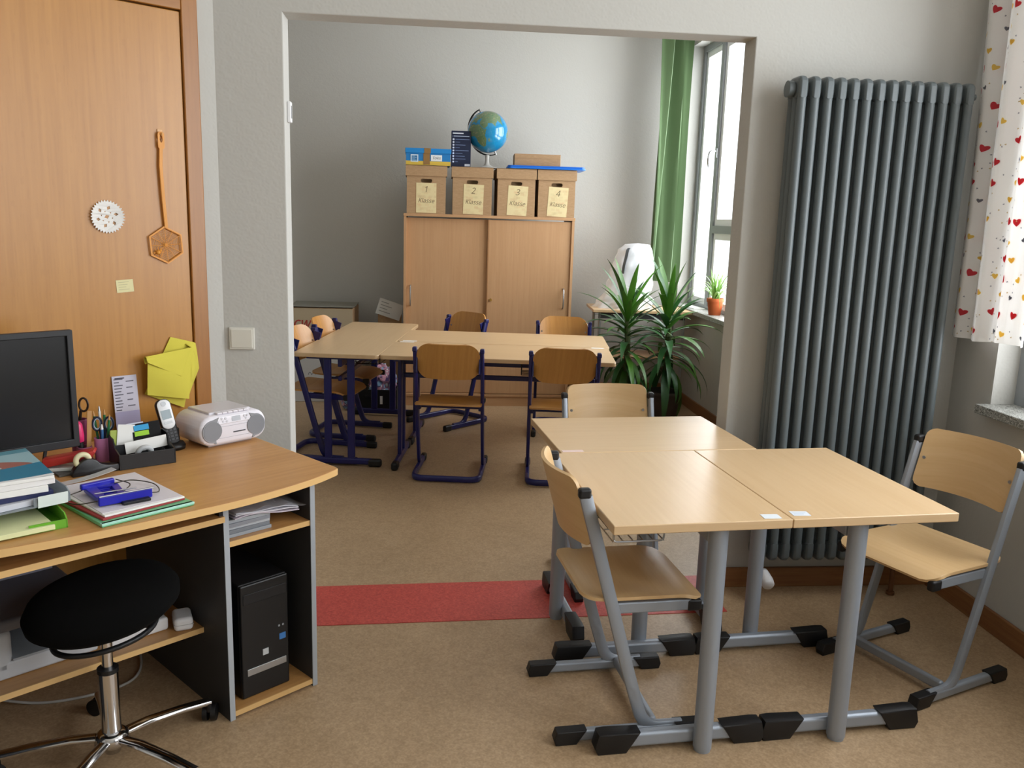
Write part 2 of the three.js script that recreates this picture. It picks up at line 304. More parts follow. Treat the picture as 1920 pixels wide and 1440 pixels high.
// ---------------------------------------------------------------- radiator under the heart curtain
{
  const t = thing('radiator', 'tall dark grey column radiator on the wall beside the opening', 'radiator', [0, 0, 0]);
  const n = 14, x0 = 1.345, pitch = 0.0495, top = 2.05, bot = 0.165, d = [3.145, 3.185, 3.225];
  const tubes = d.map((q, i) => C(0.0165, top - bot - 0.05, 0, (top + bot) / 2, -q, 14));
  const head = (y, s) => { const sh = new THREE.Shape(), w = 0.0575; sh.moveTo(-w, -0.05); sh.lineTo(w, -0.05); sh.lineTo(w, 0.002); sh.quadraticCurveTo(w, 0.028, w - 0.03, 0.03); sh.lineTo(-w + 0.03, 0.03); sh.quadraticCurveTo(-w, 0.028, -w, 0.002); sh.closePath(); const g = crease(norm(new THREE.ExtrudeGeometry(sh, { depth: 0.006, bevelEnabled: true, bevelThickness: 0.0145, bevelSize: 0.0145, bevelOffset: -0.0145, bevelSegments: 5, curveSegments: 8 }).translate(0, 0, -0.003)), 60); g.rotateY(Math.PI / 2); if (s < 0) g.rotateX(Math.PI); return g.translate(0, y, -3.185); };
  const sec = merge([...tubes, head(top - 0.035, 1), head(bot + 0.035, -1)]);
  sec.computeBoundingBox(); const off = -(sec.boundingBox.min.x + sec.boundingBox.max.x) / 2;
  for (let i = 0; i < n; i++) part(t, 'radiator_section', sec, M.radiator, { at: [x0 + i * pitch + off, 0, 0] });
  for (const y of [top - 0.05, bot + 0.05]) part(t, 'header_pipe', C(0.024, n * pitch + 0.01, 0, 0, 0, 16).rotateZ(Math.PI / 2).translate(x0 + (n - 1) * pitch / 2, y, -3.185), M.radiator);
  part(t, 'end_plug', C(0.03, 0.02, 0, 0, 0, 16).rotateZ(Math.PI / 2).translate(x0 - 0.032, top - 0.05, -3.185), M.radiator);
  part(t, 'air_vent', C(0.012, 0.03, 0, 0, 0, 12).rotateZ(Math.PI / 2).translate(x0 + (n - 1) * pitch + 0.034, top - 0.05, -3.185), M.radiator);
  for (const [k, y] of [[2.5, 1.7], [10.5, 1.7], [6.5, 0.4]]) part(t, 'wall_bracket', B(0.03, 0.05, 0.072, x0 + k * pitch, y, -3.25), M.radiator);
  part(t, 'supply_pipe', [sweep(rounded([[x0 + 0.02, bot + 0.02, -3.185], [x0 + 0.02, 0.10, -3.185], [x0 + 0.02, 0.07, -3.27]], 0.02), round(0.009), V(1, 0, 0))], M.steel);
  part(t, 'return_pipe', [C(0.010, 0.17, x0 + 12 * pitch, 0.088, -3.185, 12), C(0.017, 0.012, x0 + 12 * pitch, 0.007, -3.185, 16)], std(0x6b4326, 0.5));
  part(t, 'thermostat_valve', [C(0.012, 0.03, 0, 0, 0, 12).rotateX(Math.PI / 2).translate(x0 + 0.021, 0.112, -3.185), lathe([[0, 0], [0.018, 0], [0.02, 0.012], [0.023, 0.05], [0.021, 0.068], [0.014, 0.076], [0, 0.077]], 20).scale(1.15, 1.1, 1.15).rotateX(Math.PI / 2 + 0.35).translate(x0 + 0.022, 0.115, -3.165)], M.white, { label: 'white thermostat valve head' });
}

// ---------------------------------------------------------------- chairs
// Local axes: the sitter faces +x, z across. Floor at y = 0.
function makeChair(name, label, group, o) {
  const t = thing(name, label, 'chair', [0, 0, 0], 0, group);
  const HZ = 0.192, tube = oval(0.011, 0.019, 12, 3);
  for (const s of [-1, 1]) {
    const z = s * HZ;
    part(t, 'side_post', sweep(rounded([[-0.168, 0.752, z], [-0.012, 0.20, z], [0.042, 0.03, z], [0.16, 0.03, z]], 0.11, 9), tube, V(0, 0, 1)), o.metal);
    part(t, 'post_cap', B(0.036, 0.03, 0.026, -0.172, 0.762, z, 0.008), o.sled ? M.navy : M.black);
    part(t, 'seat_rail', B(0.25, 0.034, 0.02, 0.045, 0.41, z * 0.93, 0.005), o.metal);
    part(t, 'rail_end', B(0.045, 0.036, 0.026, 0.178, 0.408, z * 0.93, 0.008), M.black);
    if (o.sled) {
      part(t, 'foot_bar', B(0.30, 0.036, 0.026, 0.06, 0.022, z, 0.009), o.metal);
      part(t, 'foot_cap', B(0.07, 0.044, 0.034, 0.215, 0.022, z, 0.012), M.black);
    } else {
      part(t, 'foot_bar', B(0.36, 0.034, 0.026, 0, 0.024, z, 0.009), o.metal);
      for (const e of [-1, 1]) part(t, 'foot_cap', extr(poly([[0, 0], [e * 0.062, 0], [e * 0.068, 0.018], [e * 0.06, 0.044], [-e * 0.03, 0.044]]), 0.036, 0.004).translate(e * 0.165, 0, z - 0.018), M.black);
    }
    if (o.sled) part(t, 'bracket', T(B(0.05, 0.13, 0.008, 0, 0, 0, 0.002), -0.158, 0.69, z * 0.93, 0, 0, -0.28), o.metal);
  }
  if (o.sled) part(t, 'rear_runner', sweep(rounded([[-0.08, 0.022, -HZ], [-0.225, 0.022, -HZ], [-0.225, 0.022, HZ], [-0.08, 0.022, HZ]], 0.07, 8), oval(0.018, 0.013, 12, 3), V(0, 1, 0)), o.metal);
  else part(t, 'floor_stretcher', B(0.022, 0.034, 2 * HZ - 0.02, 0.075, 0.036, 0, 0.008), o.metal);
  part(t, 'seat_crossbar', B(0.03, 0.02, 2 * HZ - 0.03, -0.04, 0.41, 0, 0.004), o.metal);
  // moulded plywood seat
  const sx = o.sled ? 0.2 : 0.185, sz = 0.192, r = 0.05, sc = o.sled ? -0.008 : 0.025;
  const seat = sheet((u, v) => {
    const vv = Math.sin((v - 0.5) * Math.PI) , z = sz * vv, k = Math.max(0, Math.abs(z) - (sz - r)), xr = sx - (r - Math.sqrt(Math.max(0, r * r - k * k)));
    const uu = (u - 0.5) * 2, x = uu * xr;
    const dip = -0.012 * Math.max(0, 1 - ((x + 0.06) / 0.11) ** 2) * Math.max(0, 1 - (z / 0.15) ** 2), front = -0.022 * Math.max(0, (x - 0.10) / 0.085) ** 2, rear = 0.008 * Math.max(0, (-x - 0.11) / 0.075) ** 2;
    return V(x + sc, 0.441 + dip + front + rear, z);
  }, 20, 18, 0.010);
  part(t, 'seat', seat, o.wood, { grain: 'z' });
  // curved plywood backrest between the posts, a little above them
  const bh = 0.104, bw = 0.178, br = o.backRadius;
  const back = sheet((u, v) => {
    const h = Math.sin((v - 0.5) * Math.PI) * bh, k = Math.max(0, Math.abs(h) - (bh - br)), zr = bw - (br - Math.sqrt(Math.max(0, br * br - k * k))), z = (u - 0.5) * 2 * zr;
    const y = 0.70 + h, px = -0.168 + (0.752 - y) * 0.283;
    return V(px - 0.012 - 0.048 * (1 - (z / bw) ** 2), y, z);
  }, 18, 16, 0.010);
  part(t, 'backrest', back, o.wood, { grain: o.sled ? 'y' : 'z' });
  for (const s of [-1, 1]) part(t, 'screw', [C(0.006, 0.003, 0, 0, 0, 10).rotateZ(Math.PI / 2).translate(-0.166, 0.70, s * 0.16)], M.steel);
  return t;
}
const silverOpt = { metal: M.silver, wood: M.ply, backRadius: 0.028, sled: false };
const chairL = makeChair('school_chair', 'pale plywood chair with silver frame pushed under the left of the front tables', undefined, silverOpt);
const TA = 5;                                                         // the three front tables are turned this much
const TX = Math.cos(deg(TA)), TY = Math.sin(deg(TA));
const TB = [0.487, 2.083];                                            // front left corner of the front tables
const tab = (a, b) => [TB[0] + TX * a - TY * b, TB[1] + TY * a + TX * b];
chairL.position.set(0.588, 0, -2.435); chairL.rotation.y = deg(5);
dup(chairL, [1.69, 0, 2.61], 202, 'pale plywood chair with silver frame standing askew beside the window wall');
dup(chairL, [0.785, 0, 3.385], -86, 'pale plywood chair with silver frame standing in the wide opening behind the tables');
const blueOpt = { metal: M.navy, wood: M.plyFar, backRadius: 0.075, sled: true };
const chairF = makeChair('blue_school_chair', 'orange brown chair with blue frame, back to the opening, nearer the lengthwise table', undefined, blueOpt);
chairF.position.set(0.135, 0, -4.95); chairF.rotation.y = deg(82);
dup(chairF, [0.785, 0, 4.86], 83, 'orange brown chair with blue frame, back to the opening, nearer the plants');
dup(chairF, [-0.62, 0, 5.34], -14, 'blue framed plywood chair at the side of the left table, nearer the opening');
dup(chairF, [-0.545, 0, 5.88], -14, 'blue framed plywood chair at the side of the left table, nearer the cartons');
dup(chairF, [0.16, 0, 6.22], 224, 'blue framed plywood chair turned askew in front of the cupboard');
dup(chairF, [0.96, 0, 5.99], 262, 'blue framed plywood chair facing the table from the cupboard side, beside the plants');

// ---------------------------------------------------------------- silver legged single tables. Local: x along the foot bars, z between the two T legs, y up
function makeTable(label, L, W, legX, at, turn, basket) {
  const t = thing('school_table', label, 'table', at, turn, undefined), Y = 0.72, th = 0.026;
  part(t, 'tabletop', B(W, th, L, 0, Y - th / 2, 0, 0.003), M.tableTop, { grain: 'z' });
  for (const s of [-1, 1]) {
    const z = s * (L / 2 - 0.085);
    part(t, 'leg', [C(0.027, Y - th - 0.02, legX, (Y - th) / 2, z + s * 0.022, 20), C(0.024, 0.012, legX, 0.006, z + s * 0.022, 20)], M.silver);
    part(t, 'foot_bar', B(0.40, 0.046, 0.034, 0.01, 0.035, z - s * 0.01, 0.012), M.silver);
    for (const e of [-1, 1]) part(t, 'foot_cap', crease(norm(extr(poly([[0, 0], [e * 0.085, 0], [e * 0.095, 0.02], [e * 0.085, 0.064], [e * 0.06, 0.066], [-e * 0.04, 0.062]]), 0.046, 0.005)), 30).translate(0.01 + e * 0.165, 0, z - s * 0.01 - 0.023), M.black);
    part(t, 'top_bracket', B(W - 0.12, 0.018, 0.045, 0, Y - th - 0.009, z, 0.003), M.silver);
  }
  part(t, 'beam', B(0.03, 0.06, L - 0.2, legX, Y - th - 0.04, 0, 0.005), M.silver);
  if (basket) {
    const g = [], x0 = basket * (W / 2 - 0.05), x1 = basket * (W / 2 - 0.20), z0 = -0.2, z1 = 0.2, y0 = Y - th - 0.005, y1 = y0 - 0.075;
    for (const z of [z0, z1]) g.push(sweep(rounded([[x0, y0, z], [x0, y1, z], [x1, y1, z], [x1, y0, z]], 0.012, 3), round(0.0028, 6), V(0, 0, 1)));
    for (let k = 0; k < 6; k++) g.push(bar([x0 + (x1 - x0) * k / 5, y1, z0], [x0 + (x1 - x0) * k / 5, y1, z1], 0.002, 6));
    for (let k = 1; k < 4; k++) g.push(bar([x0, y1, z0 + (z1 - z0) * k / 4], [x1, y1, z0 + (z1 - z0) * k / 4], 0.002, 6));
    part(t, 'wire_basket', g, M.steel);
  }
  return t;
}
const LW = 0.508, LL = 0.705;
{ const c = tab(LW / 2, LL / 2); makeTable('pale beech single table beside the left chair, one name sticker at its front edge', LL, LW, 0.07, [c[0], 0, c[1]], TA, -1); }
{ const c = tab(LW * 1.5 + 0.002, LL / 2); makeTable('pale beech single table in front of the radiator, one name sticker at its front edge', LL, LW, -0.015, [c[0], 0, c[1]], TA, 0); }
{ const c = tab(0.03 + 0.36, LL + 0.003 + 0.258); makeTable('pale beech single table set crosswise in the wide opening', 0.72, 0.512, -0.03, [c[0], 0, c[1]], TA + 90, 0); }
{ const c = tab(0.125, LL / 2 + 0.02); single('exercise_book', 'dark exercise book lying in the wire basket under the table beside the left chair', 'book', B(0.125, 0.022, 0.24, 0, 0.011, 0, 0.002), std(0x1c261c, 0.6), [c[0], 0.6165, c[1]], TA); }
// name stickers lying on the tops
const stickerTex = canvasTex(128, 64, (g, w, h) => { g.fillStyle = '#d3dae2'; g.fillRect(0, 0, w, h); g.strokeStyle = '#8d9cb5'; g.lineWidth = 4; g.beginPath(); g.moveTo(12, 24); g.lineTo(110, 22); g.moveTo(14, 42); g.lineTo(86, 42); g.stroke(); });
const plain = (w, d) => { const g = new THREE.BoxGeometry(w, 0.0008, d); return g; };
const M_st = std(0xffffff, 0.6, { map: stickerTex });
const sticker = (label, a, b, Y, turn, w = 0.055, d = 0.028, mat = M_st) => { const c = tab(a, b); return single('name_sticker', label, 'sticker', plain(w, d), mat, [c[0], Y + 0.0005, c[1]], turn); };
sticker('plain white name sticker at the front of the table beside the left chair', LW - 0.052, 0.028, 0.72, TA - 4, 0.05, 0.034, std(0xd6dde2, 0.7));
sticker('white name sticker with blue writing on the table before the radiator', LW + 0.042, 0.042, 0.72, TA - 6, 0.05, 0.036);
sticker('worn pinkish name sticker on the crosswise table in the opening', 0.075, LL + 0.022, 0.72, TA, 0.075, 0.024, std(0xe2c9c2, 0.7));

// ---------------------------------------------------------------- blue legged double tables. Local: x long side, z depth
function makeDouble(label, L, W, at, turn) {
  const t = thing('blue_table', label, 'table', at, turn), Y = 0.70, th = 0.025;
  part(t, 'tabletop', extr(roundRect(L, W, 0.03), th, 0.004, 8).rotateX(-Math.PI / 2).translate(0, Y - th, 0), M.tableTop, { grain: 'x' });
  for (const s of [-1, 1]) {
    const x = s * (L / 2 - 0.09);
    for (const q of [-1, 1]) part(t, 'leg', B(0.024, Y - th - 0.03, 0.045, x, (Y - th + 0.03) / 2, q * 0.07, 0.008), M.navy);
    part(t, 'foot_bar', B(0.032, 0.04, W - 0.10, x, 0.032, 0, 0.012), M.navy);
    for (const e of [-1, 1]) part(t, 'foot_cap', B(0.042, 0.05, 0.085, x, 0.026, e * (W / 2 - 0.04), 0.016), M.black);
    part(t, 'top_bracket', B(0.04, 0.02, W - 0.12, x, Y - th - 0.01, 0, 0.004), M.navy);
  }
  part(t, 'beam', B(L - 0.20, 0.05, 0.025, 0, Y - th - 0.045, 0, 0.006), M.navy);
  part(t, 'lower_rail', B(L - 0.20, 0.03, 0.022, 0, Y - 0.165, 0.0, 0.006), M.navy);
  for (const c of [-1, 1]) {
    const g = [], z0 = 0.05, z1 = 0.2, y0 = Y - th, y1 = y0 - 0.08;
    for (const x of [c * 0.3 - 0.16, c * 0.3 + 0.16]) g.push(sweep(rounded([[x, y0, z1], [x, y1, z1], [x, y1, z0], [x, y0, z0]], 0.012, 3), round(0.003, 6), V(1, 0, 0)));
    for (let k = 0; k < 5; k++) { const z = z0 + (z1 - z0) * k / 4; g.push(bar([c * 0.3 - 0.16, y1, z], [c * 0.3 + 0.16, y1, z], 0.0025, 6)); }
    part(t, 'wire_basket', g, M.black);
  }
  return t;
}
const FA = -7, FX = Math.cos(deg(FA)), FY = Math.sin(deg(FA));
const far = (a, b) => [-0.288 + FX * a - FY * b, 4.956 + FY * a + FX * b];   // from the front left corner of the two side-by-side tables
{ const c = far(0.69, 0.292); makeDouble('long beech table with blue legs, the one nearer the opening of the pair', 1.38, 0.582, [c[0], 0, c[1]], FA); }
{ const c = far(0.70, 0.888); makeDouble('long beech table with blue legs, the one nearer the cupboard of the pair', 1.38, 0.582, [c[0], 0, c[1]], FA); }
{ makeDouble('long beech table with blue legs standing lengthwise beside the cartons', 1.54, 0.505, [-0.434, 0, 5.744], 90 - 8); }
{ const mk = (label, a, b, w, d) => { const c = far(a, b); single('name_sticker', label, 'sticker', plain(w, d), M.paper, [c[0], 0.7005, c[1]], FA); };
  mk('long white name sticker at the left end of the blue table nearer the opening', 0.08, 0.565, 0.09, 0.025);
  mk('long white name sticker at the left end of the blue table nearer the cupboard', 0.09, 0.62, 0.09, 0.025);
  mk('long white name sticker at the right end of the blue table nearer the opening', 1.31, 0.565, 0.08, 0.025); }

// ---------------------------------------------------------------- cupboard and what stands on it
{
  const t = thing('cupboard', 'wide beech cupboard with two sliding doors against the back wall', 'cupboard', [0.465, 0, 6.97]);
  const w = 1.335, h = 1.5, d = 0.42, z = d / 2;
  part(t, 'carcass', [B(0.02, h, d, -w / 2 + 0.01, h / 2, 0), B(0.02, h, d, w / 2 - 0.01, h / 2, 0), B(w - 0.04, h - 0.08, 0.01, 0, h / 2, -z + 0.005), B(w - 0.04, 0.02, d - 0.02, 0, 0.09, 0)], M.cupboard, { grain: 'y' });
  part(t, 'top_board', B(w + 0.006, 0.022, d + 0.01, 0, h + 0.011, 0, 0.002), M.cupboard, { grain: 'x' });
  part(t, 'plinth', B(w - 0.04, 0.08, 0.02, 0, 0.04, z - 0.03), M.cupboard, { grain: 'x' });
  const door = (x, zz, hx, ww) => { const p = part(t, 'sliding_door', B(ww, h - 0.115, 0.018, x, (h + 0.1) / 2 - 0.003, zz, 0.002), M.cupboard, { grain: 'y' });
    part(p, 'handle', sweep(rounded([[hx, 0.965, zz + 0.008], [hx, 0.955, zz + 0.032], [hx, 0.885, zz + 0.04], [hx, 0.815, zz + 0.032], [hx, 0.805, zz + 0.008]], 0.03, 4), round(0.006), V(1, 0, 0)), M.steel); return p; };
  door(-0.325, z - 0.045, -0.615, 0.66);
  const dr = door(0.325, z - 0.022, 0.6, 0.665);
  part(dr, 'lock', [C(0.011, 0.014, 0, 0, 0, 16).rotateX(Math.PI / 2).translate(0.02, 0.865, z - 0.008)], M.brass);
  part(t, 'door_edge_strip', B(0.006, h - 0.12, 0.019, -0.0105, (h + 0.1) / 2, z - 0.0215), M.cupboardEdge);
}
const hand = (g, txt, x, y, size, rot = 0) => { g.save(); g.translate(x, y); g.rotate(rot); g.font = `italic ${size}px sans-serif`; g.textAlign = 'center'; g.fillText(txt, 0, 0); g.restore(); };
const boxX = [-0.035, 0.325, 0.665, 0.985], boxW = [0.31, 0.315, 0.305, 0.3];
boxX.forEach((x, i) => {
  const n = i + 1, t = thing('archive_box', ['brown archive box signed 1 Klasse under the blue and yellow shoe box', 'brown archive box signed 2 Klasse under the navy box and the globe', 'brown archive box signed 3 Klasse between the globe foot and the flat carton', 'brown archive box signed 4 Klasse under the end of the blue lid'][i], 'box', [x, 1.5225, 6.945], [1, -1, 0, -1][i], 'class boxes on the cupboard');
  const w = boxW[i] - 0.012, h = 0.352, d = 0.36, th = 0.005, hole = new THREE.Path(); hole.absarc(-0.03, 0.2475, 0.014, Math.PI / 2, Math.PI * 1.5); hole.absarc(0.03, 0.2475, 0.014, -Math.PI / 2, Math.PI / 2); hole.closePath();
  const front = poly([[-w / 2, 0], [w / 2, 0], [w / 2, h], [-w / 2, h]]); front.holes.push(hole);
  part(t, 'box_body', [extr(front, th).translate(0, 0, d / 2 - th), B(w, h, th, 0, h / 2, -d / 2 + th / 2), B(th, h, d - 2 * th, -w / 2 + th / 2, h / 2, 0), B(th, h, d - 2 * th, w / 2 - th / 2, h / 2, 0), B(w - 2 * th, th, d - 2 * th, 0, th / 2, 0)], M.cardboard, { grain: 'x' });
  part(t, 'inner_flap', B(w - 0.03, 0.10, 0.004, 0, h - 0.08, d / 2 - 0.045), M.cardboard, { grain: 'x' });
  part(t, 'lid', [B(w + 0.018, th, d + 0.018, 0, h + 0.006, 0), B(w + 0.018, 0.075, th, 0, h - 0.0315, d / 2 + 0.0065), B(w + 0.018, 0.075, th, 0, h - 0.0315, -d / 2 - 0.0065), B(th, 0.075, d + 0.008, -w / 2 - 0.0065, h - 0.0315, 0), B(th, 0.075, d + 0.008, w / 2 + 0.0065, h - 0.0315, 0)], M.cardboard, { grain: 'x' });
  const tex = canvasTex(160, 230, (g, W, Hh) => { g.fillStyle = '#e3d3a3'; g.fillRect(0, 0, W, Hh); for (let k = 0; k < 60; k++) { g.fillStyle = `rgba(${180 + 40 * hash(k, 3, i)},${165},120,0.12)`; g.fillRect(W * hash(k, 1, i), Hh * hash(k, 2, i), 30, 18); } g.fillStyle = '#6b5b42'; hand(g, String(n), 76, 72, 64, -0.05); hand(g, 'Klasse', 78, 152, 46, 0.03); });
  const s = part(t, 'paper_sign', B(0.155, 0.225, 0.001, 0, 0, 0), std(0xffffff, 0.85, { map: tex }), { label: `yellowed paper sign reading ${n} Klasse` });
  s.position.set([0.0, 0.01, 0.01, 0.01][i], 0.1185, d / 2 + 0.001); s.rotation.z = [0, -0.02, -0.045, -0.05][i];
});

{ // blue shoe box with yellow lower edge, tape and labels
  const t = thing('shoe_box', 'blue and yellow shoe box with brown tape on the cupboard boxes', 'box', [-0.022, 1.8865, 6.9], 1);
  const w = 0.35, h = 0.125, d = 0.26;
  part(t, 'box_body', [B(w - 0.012, 0.09, d - 0.012, 0, 0.045, 0)], std(0x1c7cc0, 0.55));
  part(t, 'yellow_band', [B(w - 0.0105, 0.03, d - 0.0105, 0, 0.0152, 0)], std(0xd9b94a, 0.6));
  part(t, 'lid', [B(w, 0.036, d, 0, h - 0.018, 0, 0.003)], std(0x1a86cf, 0.5));
  part(t, 'brown_tape', [B(0.05, 0.095, 0.001, -0.012, 0.052, d / 2 - 0.0045), B(0.05, 0.037, 0.001, -0.006, h - 0.018, d / 2 + 0.0008), B(0.05, 0.001, d * 0.6, -0.006, h + 0.0006, 0.04)], std(0x94703f, 0.45));
  const lab = canvasTex(128, 80, (g) => { g.fillStyle = '#e8ecec'; g.fillRect(0, 0, 128, 80); g.fillStyle = '#2b2b33'; hand(g, 'Toks', 62, 56, 48); });
  part(t, 'paper_label', B(0.085, 0.045, 0.001, 0.063, 0.055, d / 2 - 0.005), std(0xffffff, 0.8, { map: lab }), { label: 'white label with handwriting' });
  const sq = canvasTex(64, 64, (g) => { g.fillStyle = '#cfe0ee'; g.fillRect(0, 0, 64, 64); g.fillStyle = '#2f6fa3'; g.fillRect(9, 9, 46, 46); g.fillStyle = '#9fc4de'; for (let k = 0; k < 4; k++) g.fillRect(13, 14 + k * 11, 24 + 12 * (k % 2), 4); });
  part(t, 'square_print', B(0.058, 0.055, 0.001, -0.105, 0.05, d / 2 - 0.005), std(0xffffff, 0.7, { map: sq }), { label: 'pale printed square' });
}
{ // navy upright box with a printed list
  const tex = canvasTex(150, 280, (g, w, h) => { g.fillStyle = '#0f1d3c'; g.fillRect(0, 0, w, h); g.fillStyle = '#dfe6f2'; g.fillRect(8, 14, 84, 9); g.fillStyle = '#aab6cf'; g.fillRect(8, 38, 4, 8); g.fillRect(16, 38, 122, 7); [110, 36, 78, 34, 104, 56, 74, 80, 20].forEach((len, k) => { const y = 66 + k * 22; g.fillStyle = '#d5dcea'; g.beginPath(); g.arc(15, y, 7.5, 0, 7); g.fill(); g.fillStyle = '#7586ab'; g.fillRect(30, y - 2, len, 4); }); g.fillStyle = '#c9d0dd'; g.fillRect(104, 258, 42, 18); });
  const t = thing('game_box', 'upright navy blue box printed with a white list beside the globe', 'box', [0.232, 1.8865, 6.87]);
  part(t, 'carton', B(0.15, 0.268, 0.10, 0, 0.134, 0, 0.002), std(0x101d3a, 0.55));
  part(t, 'printed_front', B(0.148, 0.266, 0.001, 0, 0.134, 0.0506), std(0xffffff, 0.55, { map: tex }));
}
{ // globe: earth ball on an arc with an ashtray foot
  const t = thing('globe', 'glossy blue terrestrial globe on a pale foot atop the boxes', 'globe', [0.44, 1.8865, 6.90]);
  const L = {
    africa: [[-17, 15], [-16, 24], [-10, 30], [-6, 35], [10, 37], [20, 32], [32, 31], [36, 24], [43, 12], [51, 12], [44, 3], [40, -5], [40, -15], [35, -24], [30, -32], [20, -35], [15, -26], [12, -15], [13, -5], [9, 3], [-4, 5], [-10, 6]],
    europe: [[-9, 37], [-9, 43], [-1, 44], [-4, 48], [3, 51], [8, 57], [12, 55], [20, 55], [24, 60], [12, 60], [6, 59], [12, 65], [22, 71], [40, 68], [60, 70], [60, 50], [48, 46], [36, 46], [28, 44], [23, 37], [16, 40], [12, 44], [3, 42], [0, 38]],
    asia: [[60, 70], [100, 77], [140, 73], [178, 68], [160, 60], [142, 54], [130, 43], [122, 40], [121, 30], [108, 20], [104, 10], [103, 2], [98, 10], [92, 22], [80, 14], [77, 8], [72, 20], [60, 25], [56, 18], [44, 13], [35, 28], [36, 36], [48, 46], [60, 50]],
    australia: [[114, -22], [122, -18], [131, -12], [137, -16], [142, -11], [153, -27], [148, -38], [138, -34], [116, -35]],
    southAmerica: [[-80, 2], [-72, 11], [-52, 4], [-35, -7], [-40, -22], [-56, -36], [-68, -54], [-74, -45], [-71, -20], [-81, -5]],
    northAmerica: [[-165, 66], [-120, 70], [-80, 72], [-56, 52], [-70, 43], [-81, 27], [-97, 26], [-88, 16], [-80, 9], [-105, 20], [-124, 40], [-135, 58]],
    madagascar: [[44, -17], [50, -14], [47, -25], [44, -24]], greenland: [[-55, 60], [-20, 70], [-20, 82], [-60, 80]],
  };
  const tex = canvasTex(1024, 512, (g, w, h) => {
    g.fillStyle = '#1c86b8'; g.fillRect(0, 0, w, h);
    const draw = (p, c) => { g.fillStyle = c; g.beginPath(); p.forEach(([lo, la], i) => { const x = (lo + 180) / 360 * w, y = (90 - la) / 180 * h; i ? g.lineTo(x, y) : g.moveTo(x, y); }); g.closePath(); g.fill(); };
    for (let k = 0; k < 500; k++) { g.fillStyle = `rgba(${20 + 30 * hash(k, 1, 9)},${120 + 40 * hash(k, 2, 9)},${175 + 30 * hash(k, 3, 9)},0.25)`; g.fillRect(w * hash(k, 4, 9), h * hash(k, 5, 9), 40, 12); }
    for (const k in L) draw(L[k], '#63805c');
    for (let k = 0; k < 900; k++) { const x = w * hash(k, 7, 9), y = h * hash(k, 8, 9), px = g.getImageData(x, y, 1, 1).data; if (px[0] > 80) { g.fillStyle = ['rgba(160,140,90,.5)', 'rgba(60,110,60,.5)', 'rgba(190,170,120,.4)'][k % 3]; g.fillRect(x - 5, y - 4, 11, 8); } }
    g.fillStyle = '#e3e6e4'; g.fillRect(0, 0, w, 14); g.fillRect(0, h - 40, w, 40);
    g.strokeStyle = 'rgba(230,240,245,.25)'; g.lineWidth = 1; for (let k = 1; k < 12; k++) { g.beginPath(); g.moveTo(k * w / 12, 0); g.lineTo(k * w / 12, h); g.stroke(); } for (let k = 1; k < 6; k++) { g.beginPath(); g.moveTo(0, k * h / 6); g.lineTo(w, k * h / 6); g.stroke(); }
  });
  const R = 0.158, cy = 0.275;
  const ball = part(t, 'earth_ball', new THREE.SphereGeometry(R, 48, 32), phy(0xffffff, 0.16, { map: tex, clearcoat: 0.6, clearcoatRoughness: 0.08 }), { label: 'blue and green map ball' });
  ball.position.set(0, cy, 0); ball.rotation.set(0.10, deg(-146), 0); ball.rotation.order = 'ZXY'; ball.rotation.z = deg(22);
  const ax = deg(90 + 22), pts = []; for (let k = 0; k <= 24; k++) { const a = ax + Math.PI * k / 24; pts.push(V(Math.cos(a) * (R + 0.02), cy + Math.sin(a) * (R + 0.02), 0)); }
  const axis = V(Math.cos(ax), Math.sin(ax), 0), arc = sweep(pts, oval(0.012, 0.004, 8, 4), V(0, 0, 1)).translate(0, -cy, 0);
  arc.applyMatrix4(new THREE.Matrix4().makeRotationAxis(axis, deg(-38))); arc.translate(0, cy, 0);
  part(t, 'meridian_arc', arc, M.black);
  part(t, 'pin', [bar([Math.cos(ax) * (R - 0.005), cy + Math.sin(ax) * (R - 0.005), 0], [Math.cos(ax) * (R + 0.026), cy + Math.sin(ax) * (R + 0.026), 0], 0.007), bar([-Math.cos(ax) * (R - 0.005), cy - Math.sin(ax) * (R - 0.005), 0], [-Math.cos(ax) * (R + 0.026), cy - Math.sin(ax) * (R + 0.026), 0], 0.007)], M.steel);
  part(t, 'foot', lathe([[0, 0], [0.085, 0], [0.085, 0.004], [0.05, 0.012], [0.02, 0.028], [0.014, 0.06], [0.017, 0.1], [0, 0.104]], 28), phy(0xc9c6bf, 0.45));
}
{ // flat brown carton on a blue plastic lid
  const l = thing('plastic_lid', 'flat blue plastic lid lying on the boxes under a carton', 'tray', [0.90, 1.8865, 6.93], -2);
  part(l, 'panel', extr(roundRect(0.60, 0.36, 0.03), 0.018, 0.004, 5).rotateX(-Math.PI / 2).translate(0, 0.006, 0), phy(0x1565c8, 0.35));
  part(l, 'rim', extr(roundRect(0.615, 0.375, 0.035), 0.010, 0.003, 5).rotateX(-Math.PI / 2), phy(0x1a72d6, 0.35));
  const t = thing('flat_carton', 'flat closed brown cardboard box on the blue lid', 'box', [0.835, 1.9125, 6.95], -3);
  part(t, 'carton', [B(0.36, 0.085, 0.28, 0, 0.0425, 0, 0.003)], M.cardboard, { grain: 'x' });
  part(t, 'lid_flap', [B(0.362, 0.003, 0.282, 0, 0.087, 0), B(0.355, 0.03, 0.002, 0, 0.072, 0.1412)], M.cardboard, { grain: 'x' });
}
